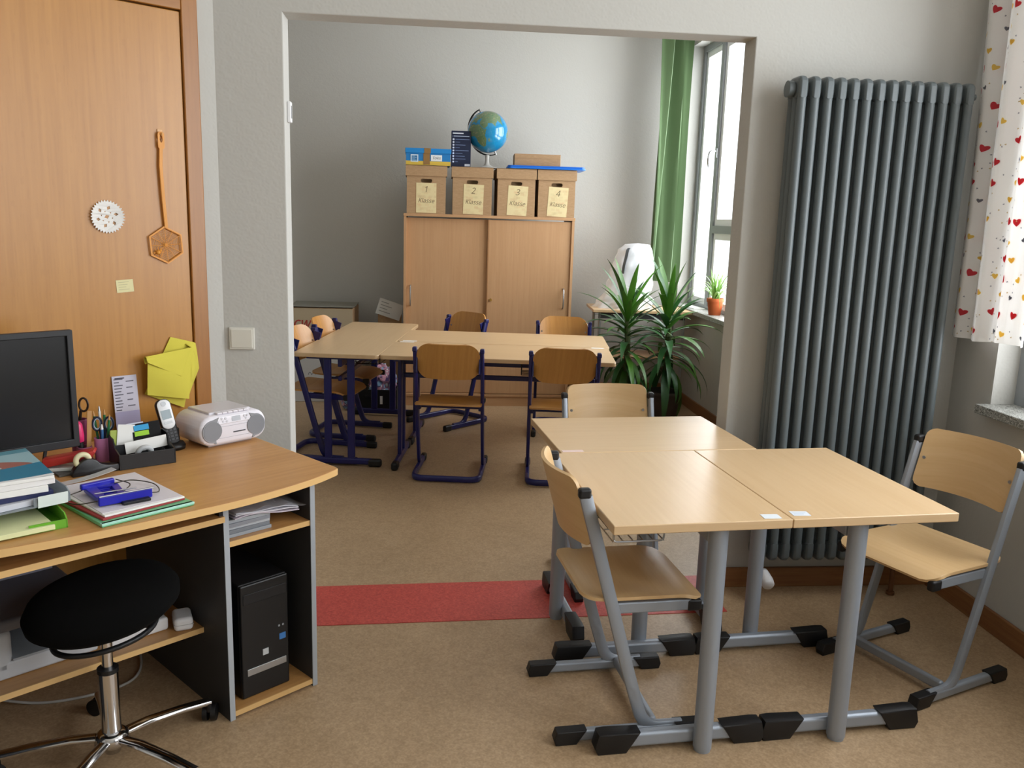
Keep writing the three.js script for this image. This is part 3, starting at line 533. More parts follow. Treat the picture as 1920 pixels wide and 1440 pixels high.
// ---------------------------------------------------------------- left corner of the far room: cartons, crate, cloths
{
  const cws = canvasTex(512, 400, (g, w, h) => { g.fillStyle = '#b8a78a'; g.fillRect(0, 0, w, h); g.fillStyle = '#a53c34'; g.font = 'italic bold 88px sans-serif'; g.fillText('CWS', 40, 158); g.fillRect(30, 176, 230, 5); g.fillStyle = '#5a5046'; for (let k = 0; k < 8; k++) g.fillRect(128 + k * 14, 196 + (k % 3) * 3, 9, 14); });
  const t = thing('large_carton', 'large brown carton with red CWS lettering in the corner behind the tables', 'box', [-0.86, 0.36, 7.1], -2);
  part(t, 'carton', B(0.52, 0.40, 0.40, 0, 0.2, 0, 0.004), M.cardboard, { grain: 'x' });
  part(t, 'printed_front', B(0.515, 0.39, 0.001, 0, 0.2, 0.2006), std(0xffffff, 0.85, { map: cws }), { label: 'red CWS lettering' });
  part(t, 'top_flaps', [T(B(0.52, 0.005, 0.22, 0, 0, 0), 0, 0.405, 0.1, -0.06), T(B(0.52, 0.005, 0.22, 0, 0, 0), 0, 0.405, -0.1, 0.05)], std(0x8c8a80, 0.9));
  const hw = canvasTex(512, 340, (g, w, h) => { g.fillStyle = '#c9c9c7'; g.fillRect(0, 0, w, h); g.fillStyle = '#5e6066'; g.strokeStyle = '#6a6c72'; g.lineWidth = 4; for (const [x0, y0, n] of [[150, 130, 5], [150, 225, 8]]) { g.beginPath(); g.moveTo(x0, y0); for (let k = 0; k < n; k++) g.quadraticCurveTo(x0 + k * 26 + 8, y0 - 38 + 16 * (k % 2), x0 + k * 26 + 22, y0 - 4 * (k % 3)); g.stroke(); } g.fillStyle = '#26262a'; for (let k = 0; k < 10; k++) { g.fillRect(400, 20 + k * 11, 40, 5); g.fillRect(462, 20 + k * 12, 26, 6); } });
  const q = thing('white_carton', 'pale carton with handwriting under the large brown carton', 'box', [-0.84, 0, 7.1], 0);
  part(q, 'carton', B(0.6, 0.36, 0.42, 0, 0.18, 0, 0.004), std(0xc6c5c1, 0.85));
  part(q, 'written_front', B(0.595, 0.355, 0.001, 0, 0.18, 0.2106), std(0xffffff, 0.85, { map: hw }), { label: 'handwriting and printed marks' });
}
{
  const t = thing('storage_crate', 'black fabric storage crate heaped with colourful cloths beside the cupboard', 'crate', [-0.385, 0, 6.70], -3);
  const w = 0.30, d = 0.30, h = 0.17;
  part(t, 'crate_body', [B(w, h, 0.012, 0, h / 2, d / 2 - 0.006, 0.003), B(w, h, 0.012, 0, h / 2, -d / 2 + 0.006, 0.003), B(0.012, h, d - 0.024, -w / 2 + 0.006, h / 2, 0), B(0.012, h, d - 0.024, w / 2 - 0.006, h / 2, 0), B(w - 0.02, 0.012, d - 0.02, 0, 0.006, 0)], M.blackMatt);
  part(t, 'label_tag', [B(0.02, 0.065, 0.001, 0.03, 0.09, d / 2 + 0.0008)], M.paper);
  part(t, 'handle_loop', [B(0.07, 0.018, 0.004, -0.06, 0.12, d / 2 + 0.003, 0.001)], M.black);
}
const clothTex = texture(256, (x, y) => { const a = noise(x * 14, y * 14, 14, 14, 77), b = noise(x * 22, y * 22, 22, 22, 78); const c = a > .62 ? [196, 142, 158] : a < .36 ? [120, 152, 178] : b > .6 ? [70, 52, 92] : b < .3 ? [214, 216, 218] : [136, 96, 118]; const k = 1 + .15 * (noise(x * 80, y * 80, 80, 80, 79) - .5); return c.map((q) => q * k); }, { metres: 0.45 });
const clothMat = std(0xffffff, 0.9, { map: clothTex });
function heap(name, label, x, y, d, rx, ry, rz, s) {
  const g = new THREE.SphereGeometry(1, 40, 28), p = g.attributes.position;
  for (let i = 0; i < p.count; i++) { const v = V().fromBufferAttribute(p, i); const k = 1 + 0.22 * (noise(v.x * 3 + 9, v.y * 3 + v.z * 2.4 + 9, 99, 99, s) - .5) + 0.28 * (noise(v.x * 6 + 30, v.z * 6 + v.y * 5 + 30, 99, 99, s + 1) - .5); p.setXYZ(i, v.x * k * rx, Math.max(v.y, -0.75) * k * ry, v.z * k * rz); }
  g.computeVertexNormals(); g.computeBoundingBox(); g.translate(0, -g.boundingBox.min.y, 0);
  return single(name, label, 'cloth', g, clothMat, [x, y, d], 0, { grain: 'x' });
}
heap('cloth_bundle', 'heap of patterned pink and blue cloths filling the black crate', -0.385, 0.1, 6.70, 0.125, 0.13, 0.125, 131);
heap('cloth_bundle', 'small patterned cloth heap on the floor beside the white carton', -0.60, 0.0, 6.62, 0.075, 0.07, 0.07, 141);
single('paper_card', 'white printed card leaning against the side of the cupboard', 'card', [T(B(0.20, 0.13, 0.003), 0, 0, 0, 0, 0, -0.32)], std(0xffffff, 0.8, { map: canvasTex(128, 84, (g) => { g.fillStyle = '#c9c8c2'; g.fillRect(0, 0, 128, 84); g.fillStyle = '#8b8a86'; for (let k = 0; k < 4; k++) g.fillRect(12, 14 + k * 16, 40 + 20 * (k % 2), 4); }) }), [-0.315, 0.76, 6.9], 4);
{ // the carton that the card sticks out of
  const t = thing('slim_carton', 'slim brown carton standing upright between crate and cupboard', 'box', [-0.32, 0, 7.02], 2);
  part(t, 'carton', [B(0.19, 0.72, 0.005, 0, 0.36, 0.06), B(0.19, 0.72, 0.005, 0, 0.36, -0.06), B(0.005, 0.72, 0.115, -0.0925, 0.36, 0), B(0.005, 0.72, 0.115, 0.0925, 0.36, 0), B(0.18, 0.005, 0.115, 0, 0.003, 0)], M.cardboard, { grain: 'y' });
}
// ---------------------------------------------------------------- window corner of the far room
{ // low side table with a bagged thing on it
  const t = thing('side_table', 'small table with pale wooden top and thin metal legs in the window corner', 'table', [1.72, 0, 6.93], -4);
  part(t, 'tabletop', B(0.80, 0.024, 0.50, 0, 0.80, 0, 0.004), M.tableTop, { grain: 'x' });
  part(t, 'apron', [B(0.70, 0.05, 0.02, 0, 0.763, 0.2), B(0.70, 0.05, 0.02, 0, 0.763, -0.2)], M.anthracite);
  for (const [x, z] of [[-0.34, 0.2], [0.34, 0.2], [-0.34, -0.2], [0.34, -0.2]]) part(t, 'leg', C(0.011, 0.788, x, 0.394, z, 10), M.steel);
  part(t, 'lower_shelf', B(0.66, 0.016, 0.38, 0, 0.42, 0, 0.003), M.cupboard, { grain: 'x' });
}
{
  const t = thing('plastic_bag', 'translucent white plastic bag draped over an object on the side table', 'bag', [1.62, 0.8125, 6.92], 0); 
  const prof = [[0, 0.525, 0.07], [0.06, 0.515, 0.10], [0.16, 0.47, 0.14], [0.3, 0.36, 0.155], [0.45, 0.25, 0.165], [0.62, 0.14, 0.18], [0.8, 0.06, 0.205], [1, 0.0, 0.225]];
  const at = (v) => { let i = 0; while (i < prof.length - 2 && v > prof[i + 1][0]) i++; const k = (v - prof[i][0]) / (prof[i + 1][0] - prof[i][0]); return [prof[i][1] + (prof[i + 1][1] - prof[i][1]) * k, prof[i][2] + (prof[i + 1][2] - prof[i][2]) * k]; };
  const g = new THREE.BufferGeometry(), P = [], nu = 64, nv = 32, pt = (i, j) => { const v = j / nv, a = i / nu * Math.PI * 2; let [y, r] = at(v); r *= v < 0.05 ? v / 0.05 : 1; const f = 1 + 0.10 * v * Math.sin(a * 9 + v * 3) + 0.22 * (noise(i % nu * 10 / nu, v * 6, 10, 99, 200) - .5) + 0.16 * (noise(i % nu * 22 / nu, v * 13, 22, 99, 201) - .5); return V(Math.cos(a) * r * f + 0.10 * (1 - v) - 0.03, y, Math.sin(a) * r * f * 0.85); };
  for (let i = 0; i < nu; i++) for (let j = 0; j < nv; j++) { const a = pt(i, j), b = pt((i + 1) % nu, j), c = pt((i + 1) % nu, j + 1), d = pt(i, j + 1); for (const q of [a, b, c, a, c, d]) P.push(q.x, q.y, q.z); }
  g.setAttribute('position', new THREE.Float32BufferAttribute(P, 3)); g.computeVertexNormals();
  part(t, 'bag_film', crease(norm(g), 60), phy(0xf4f6f8, 0.45, { transmission: 0.5, thickness: 0, side: THREE.DoubleSide }));
  part(t, 'covered_object', [C(0.055, 0.44, 0.05, 0.22, 0, 20), lathe([[0, 0], [0.1, 0.0], [0.1, 0.02], [0, 0.024]], 24), B(0.03, 0.2, 0.03, -0.06, 0.32, 0.03, 0.006), C(0.07, 0.1, 0.05, 0.44, 0, 20)], std(0xdfe2e5, 0.7));
  const strap = sheet((u, v) => { const j = 4 + 9 * v, j0 = Math.floor(j), f = j - j0, e = (i) => pt(i, j0).multiplyScalar(1 - f).add(pt(i, j0 + 1).multiplyScalar(f)), p = e(22).multiplyScalar(1 - u).add(e(24).multiplyScalar(u)); return V(p.x * 1.02, p.y, p.z * 1.05 + 0.004); }, 3, 10, 0.003);
  part(t, 'dark_strap', strap, std(0x5a636b, 0.7));
}
// yucca-like plants: every blade is a leaf of its own
function blade(len, w, lift, droop, fold) {
  const n = 9, P = [], row = []; let x = 0, y = 0, a = lift;
  for (let i = 0; i <= n; i++) { const t = i / n; const ww = w * Math.min(1, 0.35 + t * 2.2) * (1 - t ** 2.6) + 0.0008; row.push([V(x, y + fold * ww, -ww), V(x, y, 0), V(x, y + fold * ww, ww)]); a -= droop * (0.25 + t * 1.5) / n; x += Math.cos(a) * len / n; y += Math.sin(a) * len / n; }
  for (let i = 0; i < n; i++) for (let k = 0; k < 2; k++) { const [A, Bq, Cq, Dq] = [row[i][k], row[i][k + 1], row[i + 1][k + 1], row[i + 1][k]]; for (const q of [A, Bq, Cq, A, Cq, Dq]) P.push(q.x, q.y, q.z); }
  const g = new THREE.BufferGeometry(); g.setAttribute('position', new THREE.Float32BufferAttribute(P, 3)); g.computeVertexNormals(); return crease(norm(g), 60);
}
const blades = [];
for (let k = 0; k < 14; k++) { const t = k / 13; blades.push(blade(0.40 + 0.07 * Math.sin(k * 2.1), 0.025 + 0.004 * Math.cos(k), deg(78 - 112 * t), deg(20 + 84 * t), 0.35)); }
function yucca(label, X, D, stemTop, potH, s) {
  seed = s;
  const t = thing('potted_yucca', label, 'plant', [X, 0, D]);
  part(t, 'pot', lathe([[0, 0], [0.095, 0], [0.125, potH - 0.03], [0.135, potH - 0.03], [0.135, potH], [0.12, potH], [0.115, potH - 0.02], [0, potH - 0.02]], 28), std(0x3a2c24, 0.7));
  part(t, 'soil', C(0.114, 0.012, 0, potH - 0.018, 0, 24), M.soil);
  part(t, 'trunk', sweep(rounded([[0, potH - 0.03, 0], [0.012, (potH + stemTop) / 2, 0.01], [0, stemTop + 0.06, 0]], 0.2, 6), round(0.022, 10), V(0, 0, 1)), M.stem);
  const n = 64;
  for (let i = 0; i < n; i++) {
    const f = i / n, k = Math.min(13, Math.floor(f * 13 + rnd() * 1.4)), y = stemTop + 0.05 - 0.42 * f ** 1.25;
    const m = new THREE.Mesh(blades[k], f < 0.3 && rnd() > 0.5 ? M.leaf : rnd() > 0.6 ? M.leaf : M.leafDark); m.name = 'leaf'; m.castShadow = m.receiveShadow = true;
    m.position.set(0, y, 0); m.rotation.set(0, i * 2.399 + rr(-0.3, 0.3), rr(-0.12, 0.12)); const q = rr(0.85, 1.12); m.scale.set(q, q, rr(0.9, 1.2)); m.rotation.order = 'YXZ';
    t.add(m);
  }
  return t;
}
yucca('tall potted yucca with long blades, the one nearer the tables', 1.47, 6.22, 0.775, 0.26, 11);
yucca('tall potted yucca with long blades, the one close to the window wall', 1.775, 6.20, 0.785, 0.26, 29);
{ // spider plant in a clay pot on the sill
  const t = thing('potted_grass_plant', 'small pale green tufted plant in an orange clay pot on the sill', 'plant', [RW + 0.02, 0.8232, 6.36]);
  part(t, 'pot', lathe([[0, 0], [0.045, 0], [0.06, 0.10], [0.066, 0.10], [0.067, 0.128], [0.058, 0.128], [0.056, 0.11], [0, 0.11]], 28), M.terracotta);
  part(t, 'soil', C(0.055, 0.008, 0, 0.112, 0, 20), M.soil);
  const thin = [0, 1, 2, 3].map((k) => blade(0.25 + 0.04 * k, 0.0065, deg(86 - 9 * k), deg(25 + 42 * k), 0.3));
  seed = 91;
  for (let i = 0; i < 46; i++) { const m = new THREE.Mesh(thin[i % 4], M.leafPale); m.name = 'leaf'; m.castShadow = m.receiveShadow = true; m.position.set(rr(-.02, .02), 0.112, rr(-.02, .02)); m.rotation.set(0, i * 2.399, rr(-.25, .1)); m.rotation.order = 'YXZ'; const q = rr(0.75, 1.1); m.scale.set(q, q, q); t.add(m); }
}
single('paper_sheet', 'white sheets of paper lying on the stone sill behind the yuccas', 'paper', B(0.10, 0.006, 0.28, 0, 0.003, 0, 0.001), M.paper, [RW + 0.02, 0.8232, 6.92], 6);
// gathered curtains
function curtainGeo(w, h, folds, depth, th, taper, jitter, s) {           // local x along the rod, hanging from y = h to 0
  return sheet((u, v) => {
    const k = taper(v), x = (u - 0.5) * w * k, a = u * folds * Math.PI * 2;
    return V(x + 0.006 * Math.sin(a * 0.5 + v * 4 + s), v * h + (v < 0.02 ? 0.008 * Math.sin(a * 0.31 + s) : 0), depth * (Math.sin(a + jitter * Math.sin(v * 2.2 + u * 5 + s)) + 0.35 * Math.sin(a * 2.13 + s + v)) * (0.75 + 0.25 * v));
  }, Math.round(folds * 16), 22, th);
}
{
  const t = thing('green_curtain', 'long green curtain gathered in the window corner of the far room', 'curtain', [1.955, 1.02, 7.14], 35);
  part(t, 'fabric', curtainGeo(0.36, 2.0, 2.2, 0.066, 0.003, (v) => 0.9 + 0.18 * (1 - v) , 0.7, 1.3), phy(0x516843, 0.9, { transmission: 0.05, thickness: 0, bumpMap: fabricBump, bumpScale: 0.0006 }), { grain: 'y' });
  part(t, 'curtain_rod', [bar([-0.25, 2.03, 0], [0.22, 2.03, 0], 0.012)], M.steel);
}
{
  const heart = (g, x, y, s, rot, c) => { g.save(); g.translate(x, y); g.rotate(rot); g.scale(s, s); g.fillStyle = c; g.beginPath(); g.moveTo(0, 0.9); g.bezierCurveTo(-1.5, -0.2, -0.9, -1.2, 0, -0.45); g.bezierCurveTo(0.9, -1.2, 1.5, -0.2, 0, 0.9); g.fill(); g.restore(); };
  const tex = canvasTex(1024, 1024, (g, w, h) => {
    g.fillStyle = '#f7f6f4'; g.fillRect(0, 0, w, h); let q = 0; const H2 = (k) => hash(q, k, 17);
    for (let r = 0; r < 9; r++) for (let c = 0; c < 8; c++) { q++; const x = (c + 0.5 + 0.5 * (r % 2) + 0.3 * (H2(1) - .5)) * w / 8.5, y = (r + 0.5 + 0.3 * (H2(2) - .5)) * h / 9, kind = (r * 3 + c * 2 + (q % 2)) % 5; const col = kind < 2 ? '#cc2233' : kind === 2 ? '#e7bf4d' : kind === 3 ? '#6d6f78' : '#eccb62'; heart(g, x, y, kind < 2 ? 27 : kind === 3 ? 15 : 21, (H2(3) - .5) * 1.4, col); }
    for (let k = 0; k < 150; k++) { q = 900 + k; heart(g, w * H2(1), h * H2(2), 5.5, H2(3) * 6, k % 3 ? '#9a9ba2' : '#c9b48c'); }
  });
  tex.wrapS = tex.wrapT = THREE.RepeatWrapping; tex.repeat.set(1 / 0.62, 1 / 0.62);
  const fab = phy(0xffffff, 0.85, { map: tex, transmission: 0.5, thickness: 0 });
  const t = thing('heart_curtain', 'white curtain printed with red, yellow and grey hearts beside the radiator', 'curtain', [RW - 0.075, 1.10, 3.02], 90);
  const w = 0.44, hgt = 1.9, geo = curtainGeo(w, hgt, 3.2, 0.03, 0.002, (v) => 0.92 + 0.55 * v * v, 0.6, 0.4);
  const p = geo.attributes.position, uv = new Float32Array(p.count * 2); for (let i = 0; i < p.count; i++) { uv[2 * i] = p.getX(i) * 1.7; uv[2 * i + 1] = p.getY(i); } geo.setAttribute('uv', new THREE.BufferAttribute(uv, 2));
  part(t, 'fabric', geo, fab);
  part(t, 'curtain_rod', [bar([-1.6, hgt + 0.015, 0], [0.24, hgt + 0.015, 0], 0.011)], M.steel);
}

// ---------------------------------------------------------------- things on the door and walls
const onDoor = (sx, y, off = 0.0105) => doorAt(sx, y, off);
{ // paper snowflake: toothed disc with cut-out holes
  const sh = new THREE.Shape(), n = 34; for (let k = 0; k <= n * 2; k++) { const a = k / (n * 2) * Math.PI * 2, r = k % 2 ? 0.049 : 0.056; k ? sh.lineTo(Math.cos(a) * r, Math.sin(a) * r) : sh.moveTo(r, 0); }
  const hole = (x, y, r, a) => { const h = new THREE.Path(); for (let k = 0; k < 4; k++) { const q = a + k * Math.PI / 2, e = k % 2 ? r * 0.75 : r; k ? h.lineTo(x + Math.cos(q) * e, y + Math.sin(q) * e) : h.moveTo(x + Math.cos(q) * e, y + Math.sin(q) * e); } h.closePath(); sh.holes.push(h); };
  for (let k = 0; k < 6; k++) hole(Math.cos(k * 1.047 + 0.3) * 0.03, Math.sin(k * 1.047 + 0.3) * 0.03, 0.0075, k);
  hole(0, 0, 0.009, 0.4); for (let k = 0; k < 6; k++) hole(Math.cos(k * 1.047 + 0.82) * 0.018, Math.sin(k * 1.047 + 0.82) * 0.018, 0.003, k);
  const g = norm(extr(sh, 0.0008)), p = g.attributes.position; for (let i = 0; i < p.count; i++) { const x = p.getX(i), y = p.getY(i); p.setZ(i, p.getZ(i) + 4.2 * (x * x) + 1.5 * y * y * (y < 0 ? 1 : 0.3)); } g.computeVertexNormals();
  single('paper_snowflake', 'white cut-out paper snowflake with toothed edge on the door', 'decoration', g, M.paper, onDoor(2.428, 1.468), DA);
}
single('sticky_note', 'small pale yellow sticky note on the door under the snowflake', 'note', T(B(0.057, 0.043, 0.0012), 0, 0, 0, 0, 0, 0.06), std(0xffffff, 0.8, { map: canvasTex(96, 72, (g) => { g.fillStyle = '#e6dfae'; g.fillRect(0, 0, 96, 72); g.fillStyle = '#c3bd92'; for (let k = 0; k < 4; k++) g.fillRect(12, 12 + k * 14, 60 - 9 * (k % 3), 3); }) }), onDoor(2.474, 1.235, 0.011), DA);
{ // orange fly swatter on a hook
  const [x, y, d] = onDoor(2.62, 1.375, 0.018), t = thing('fly_swatter', 'orange plastic fly swatter with spider web head hanging on the door', 'swatter', [x, y, d], DA);
  const om = phy(0xe39a3c, 0.45), hex = []; const R = 0.066; for (let k = 0; k < 6; k++) { const a = deg(90 + 60 * k + 4); hex.push([Math.cos(a) * R * (k % 3 ? 1 : 0.95), Math.sin(a) * R]); }
  const f = poly(hex), inn = new THREE.Path(); hex.forEach(([a, b], i) => i ? inn.lineTo(a * 0.92, b * 0.92) : inn.moveTo(a * 0.92, b * 0.92)); inn.closePath(); f.holes.push(inn);
  part(t, 'head_frame', extr(f, 0.003), om);
  const web = []; for (let k = 0; k < 12; k++) { const a = deg(30 * k + 4); web.push(bar([0, 0, 0.0015], [Math.cos(a) * R * 0.88, Math.sin(a) * R * 0.88, 0.0015], 0.0011, 5)); }
  for (let q = 1; q <= 9; q++) for (let k = 0; k < 6; k++) { const A = hex[k], Z = hex[(k + 1) % 6], r = q / 10; web.push(bar([A[0] * r, A[1] * r, 0.0015], [Z[0] * r, Z[1] * r, 0.0015], 0.0008, 4)); }
  part(t, 'web_mesh', web, om);
  part(t, 'spider_relief', [T(new THREE.SphereGeometry(0.008, 12, 8), -0.03, -0.026, 0.003), T(new THREE.SphereGeometry(0.005, 10, 8), -0.022, -0.02, 0.003), ...[0, 1, 2, 3, 4, 5, 6, 7].map((k) => bar([-0.03, -0.026, 0.003], [-0.03 + Math.cos(k * 0.785) * 0.02, -0.026 + Math.sin(k * 0.785) * 0.02, 0.002], 0.001, 4))], om);
  part(t, 'handle', [sweep([V(0.002, 0.06, 0.003), V(-0.004, 0.16, 0.004), V(-0.008, 0.27, 0.004), V(-0.004, 0.335, 0.004)], oval(0.003, 0.0065, 8, 3), V(0, 0, 1)), extr((() => { const q = roundRect(0.022, 0.06, 0.0105), h = new THREE.Path(); h.absellipse(0, 0.006, 0.005, 0.013, 0, 6.283); q.holes.push(h); return q; })(), 0.005).translate(-0.003, 0.355, 0.001)], om);
  const [hx, hy, hd] = onDoor(2.618, 1.752); const hook = thing('adhesive_hook', 'small clear adhesive hook holding the orange swatter', 'hook', [hx, hy, hd], DA);
  part(hook, 'plate', B(0.018, 0.032, 0.003, 0, 0, 0.002, 0.001), phy(0xd9a86a, 0.3));
  part(hook, 'prong', sweep(rounded([[0, -0.004, 0.002], [0, -0.006, 0.018], [0, 0.004, 0.02]], 0.006, 4), round(0.0025, 6), V(1, 0, 0)), phy(0xd9a86a, 0.3));
}
{ // yellow cleaning cloth hooked up by one corner region, folded over itself
  const [x, y, d] = onDoor(2.60, 0.92, 0.012), t = thing('cleaning_cloth', 'bright yellow cleaning cloth hung folded on the door above the telephone', 'cloth', [x, y, d], DA);
  const ym = std(0xddd252, 0.9, { bumpMap: fabricBump, bumpScale: 0.0005, side: THREE.DoubleSide });
  const quad = (a, b, c, e, bulge, curl) => sheet((u, v) => { const p = [0, 1, 2].map((i) => (a[i] * (1 - u) + b[i] * u) * (1 - v) + (e[i] * (1 - u) + c[i] * u) * v); return V(p[0], p[1], p[2] + bulge * Math.sin(Math.PI * u) * Math.sin(Math.PI * Math.min(1, v * 0.9 + 0.05)) + (curl || (() => 0))(u, v)); }, 16, 16, 0.0025);
  // back layer: hangs from the hook, lower corner pointing down
  part(t, 'back_layer', [quad([-0.082, -0.07, 0.006], [0.055, -0.135, 0.012], [0.112, 0.10, 0.004], [0.02, 0.128, 0.004], 0.012)], ym);
  part(t, 'side_fold', [quad([0.062, -0.10, 0.03], [0.075, -0.09, 0.01], [0.118, 0.005, 0.008], [0.082, 0.09, 0.035], 0.012), quad([0.082, 0.09, 0.035], [0.118, 0.005, 0.008], [0.111, 0.10, 0.006], [0.07, 0.10, 0.012], 0.004)], ym);
  // front layer: folded over, curled at the upper left
  part(t, 'front_layer', [quad([-0.083, -0.067, 0.036], [0.066, -0.10, 0.034], [0.082, 0.09, 0.036], [-0.082, 0.05, 0.05], 0.016)], ym);
  const roll = []; for (let k = 0; k <= 14; k++) { const a = k / 14 * Math.PI * 1.4; roll.push([0.013 * Math.cos(a), 0.013 * Math.sin(a)]); }
  part(t, 'rolled_edge', [sheet((u, v) => { const k = v * 14, i = Math.min(13, Math.floor(k)), f = k - i, r = 1 - 0.75 * u, cx = (roll[i][0] * (1 - f) + roll[i + 1][0] * f) * r, cy = (roll[i][1] * (1 - f) + roll[i + 1][1] * f) * r; return V(-0.088 + 0.16 * u, 0.058 + 0.035 * u - 0.03 * Math.sin(u * 2.2) * 0.3 + cy, 0.048 - 0.012 * u + cx); }, 16, 14, 0.0022), quad([-0.086, 0.052, 0.060], [0.035, -0.01, 0.052], [0.078, 0.09, 0.042], [-0.084, 0.072, 0.052], 0.004)], ym);
}
{ // light switch
  const t = thing('light_switch', 'square white rocker light switch on the wall beside the opening', 'switch', [-0.7035, 1.027, WD]);
  part(t, 'frame', B(0.093, 0.084, 0.011, 0, 0, 0.0055, 0.003), phy(0xdedcd2, 0.4));
  part(t, 'rocker', B(0.078, 0.07, 0.008, 0, 0, 0.0105, 0.002), phy(0xdad7cb, 0.4));
}
{ // small contact fitting in the opening
  const t = thing('door_contact', 'small white plastic contact fitted inside the opening near its top', 'sensor', [OX0, 1.865, WD + 0.075], 0);
  part(t, 'housing', B(0.014, 0.075, 0.035, 0.007, 0, 0, 0.004), M.white);
  part(t, 'slot', B(0.002, 0.045, 0.01, 0.0142, 0, 0.004), std(0x77787a, 0.6));
}
// ---------------------------------------------------------------- computer desk. Local: x = -u (to the right along the desk), z = -v (towards the room)
const KA = 41, KC = Math.cos(deg(KA)), KS = Math.sin(deg(KA));
const dk = (u, v, Y = 0.7205) => [-0.348 - KC * u - KS * v, Y, 2.578 - KS * u + KC * v];
{
  const t = thing('computer_desk', 'computer desk with beech top, curved front and dark grey side panels', 'desk', dk(0, 0, 0), KA);
  const fr = [[0.058, -0.032], [-0.03, -0.062], [-0.16, -0.088], [-0.307, -0.102], [-0.45, -0.1], [-0.6, -0.095], [-0.75, -0.08], [-0.9, -0.055], [-0.975, -0.035]];
  const fc = new THREE.CatmullRomCurve3(fr.map(([x, y]) => V(x, y, 0))).getPoints(40);
  const sh = new THREE.Shape(); sh.moveTo(0.072, 0.77); sh.lineTo(0.072, -0.01); sh.quadraticCurveTo(0.072, -0.026, 0.058, -0.032); fc.slice(1).forEach((p) => sh.lineTo(p.x, p.y)); sh.lineTo(-0.975, 0.77); sh.closePath();
  part(t, 'desktop', extr(sh, 0.021, 0.002).rotateX(-Math.PI / 2).translate(0, 0.699, 0), M.deskTop, { grain: 'x' });
  const band = [V(0.072, 0.7095, -0.6), V(0.0725, 0.7095, 0.01), V(0.069, 0.7095, 0.024), ...fc.map((p) => V(p.x, 0.7095, -p.y))];
  part(t, 'edge_band', sweep(band, [[-0.0095, -0.0012], [0.0095, -0.0012], [0.0095, 0.0012], [-0.0095, 0.0012]], V(0, 1, 0)), M.deskEdge, { label: 'pale edge band along the desk front' });
  for (const [u, label] of [[0, 'right'], [0.288, 'middle'], [0.912, 'left']]) {
    const p = part(t, 'side_panel', B(0.016, 0.699, 0.7, -u - 0.008, 0.3495, -0.352), M.anthracite);
    part(p, 'panel_edge', B(0.0165, 0.698, 0.003, -u - 0.008, 0.3495, -0.0005), M.panelEdge);
  }
  const shelf = (u0, u1, v0, v1, y) => { const p = part(t, 'shelf', B(u1 - u0, 0.016, v1 - v0, -(u0 + u1) / 2, y - 0.008, -(v0 + v1) / 2), M.deskTop, { grain: 'x' }); part(p, 'shelf_edge', B(u1 - u0, 0.0165, 0.003, -(u0 + u1) / 2, y - 0.008, -v0 + 0.0015), M.deskEdge); return p; };
  shelf(0.016, 0.288, 0.006, 0.65, 0.562); shelf(0.016, 0.288, 0.006, 0.65, 0.024);
  shelf(0.304, 0.912, 0.15, 0.62, 0.25);
  const k = part(t, 'keyboard_drawer', B(0.60, 0.016, 0.40, -0.605, 0.639, -0.19), M.deskTop, { grain: 'x' });
  part(k, 'drawer_edge', B(0.60, 0.017, 0.003, -0.605, 0.639, 0.0105), M.deskEdge);
  part(k, 'drawer_rail', B(0.012, 0.03, 0.38, -0.31, 0.662, -0.19), M.black);
}
{ // computer tower
  const t = thing('computer_tower', 'black computer tower with silver strip standing in the desk compartment', 'computer', dk(0.158, 0.235, 0.0245), KA);
  part(t, 'case', B(0.166, 0.372, 0.37, 0, 0.186, 0, 0.006), M.black);
  part(t, 'front_panel', B(0.164, 0.37, 0.012, 0, 0.186, 0.19, 0.006), phy(0x101113, 0.4));
  part(t, 'drive_bay', [B(0.145, 0.032, 0.002, 0, 0.325, 0.1968, 0.0008)], phy(0x17181b, 0.35));
  part(t, 'silver_strip', B(0.135, 0.022, 0.003, 0.002, 0.085, 0.197, 0.001), M.steel);
  part(t, 'power_button', B(0.02, 0.02, 0.003, -0.002, 0.136, 0.197, 0.001), phy(0xbfc2c4, 0.4));
  part(t, 'blue_sticker', B(0.022, 0.02, 0.001, 0.058, 0.168, 0.1968), std(0x3f78b8, 0.5));
  for (const x of [0.046, 0.06]) part(t, 'audio_socket', C(0.0035, 0.002, 0, 0, 0, 10).rotateX(Math.PI / 2).translate(x, 0.206, 0.1972), std(0x8a8d90, 0.5));
}
for (let k = 0; k < 5; k++) { const t = single('disc_case', ['lowest plastic disc case of the stack on the desk shelf', 'second lowest plastic disc case of the stack on the desk shelf', 'middle pale plastic disc case of the stack on the desk shelf', 'second highest plastic disc case of the stack on the desk shelf', 'topmost plastic disc case of the stack, under the document bag'][k], 'disc case', B(0.14, 0.0102, 0.125, 0, 0.0051, 0, 0.0008), phy([0x9aa0a6, 0x7d8288, 0xb9bcc0, 0x8c8f96, 0xa5a9ad][k], 0.3), dk(0.205 + 0.004 * (k % 2), 0.09 + 0.004 * (k % 3), 0.5625 + k * 0.0104), KA + [0, 2, -1, 1, -2][k], { group: 'stacked disc cases on the desk shelf' }); }
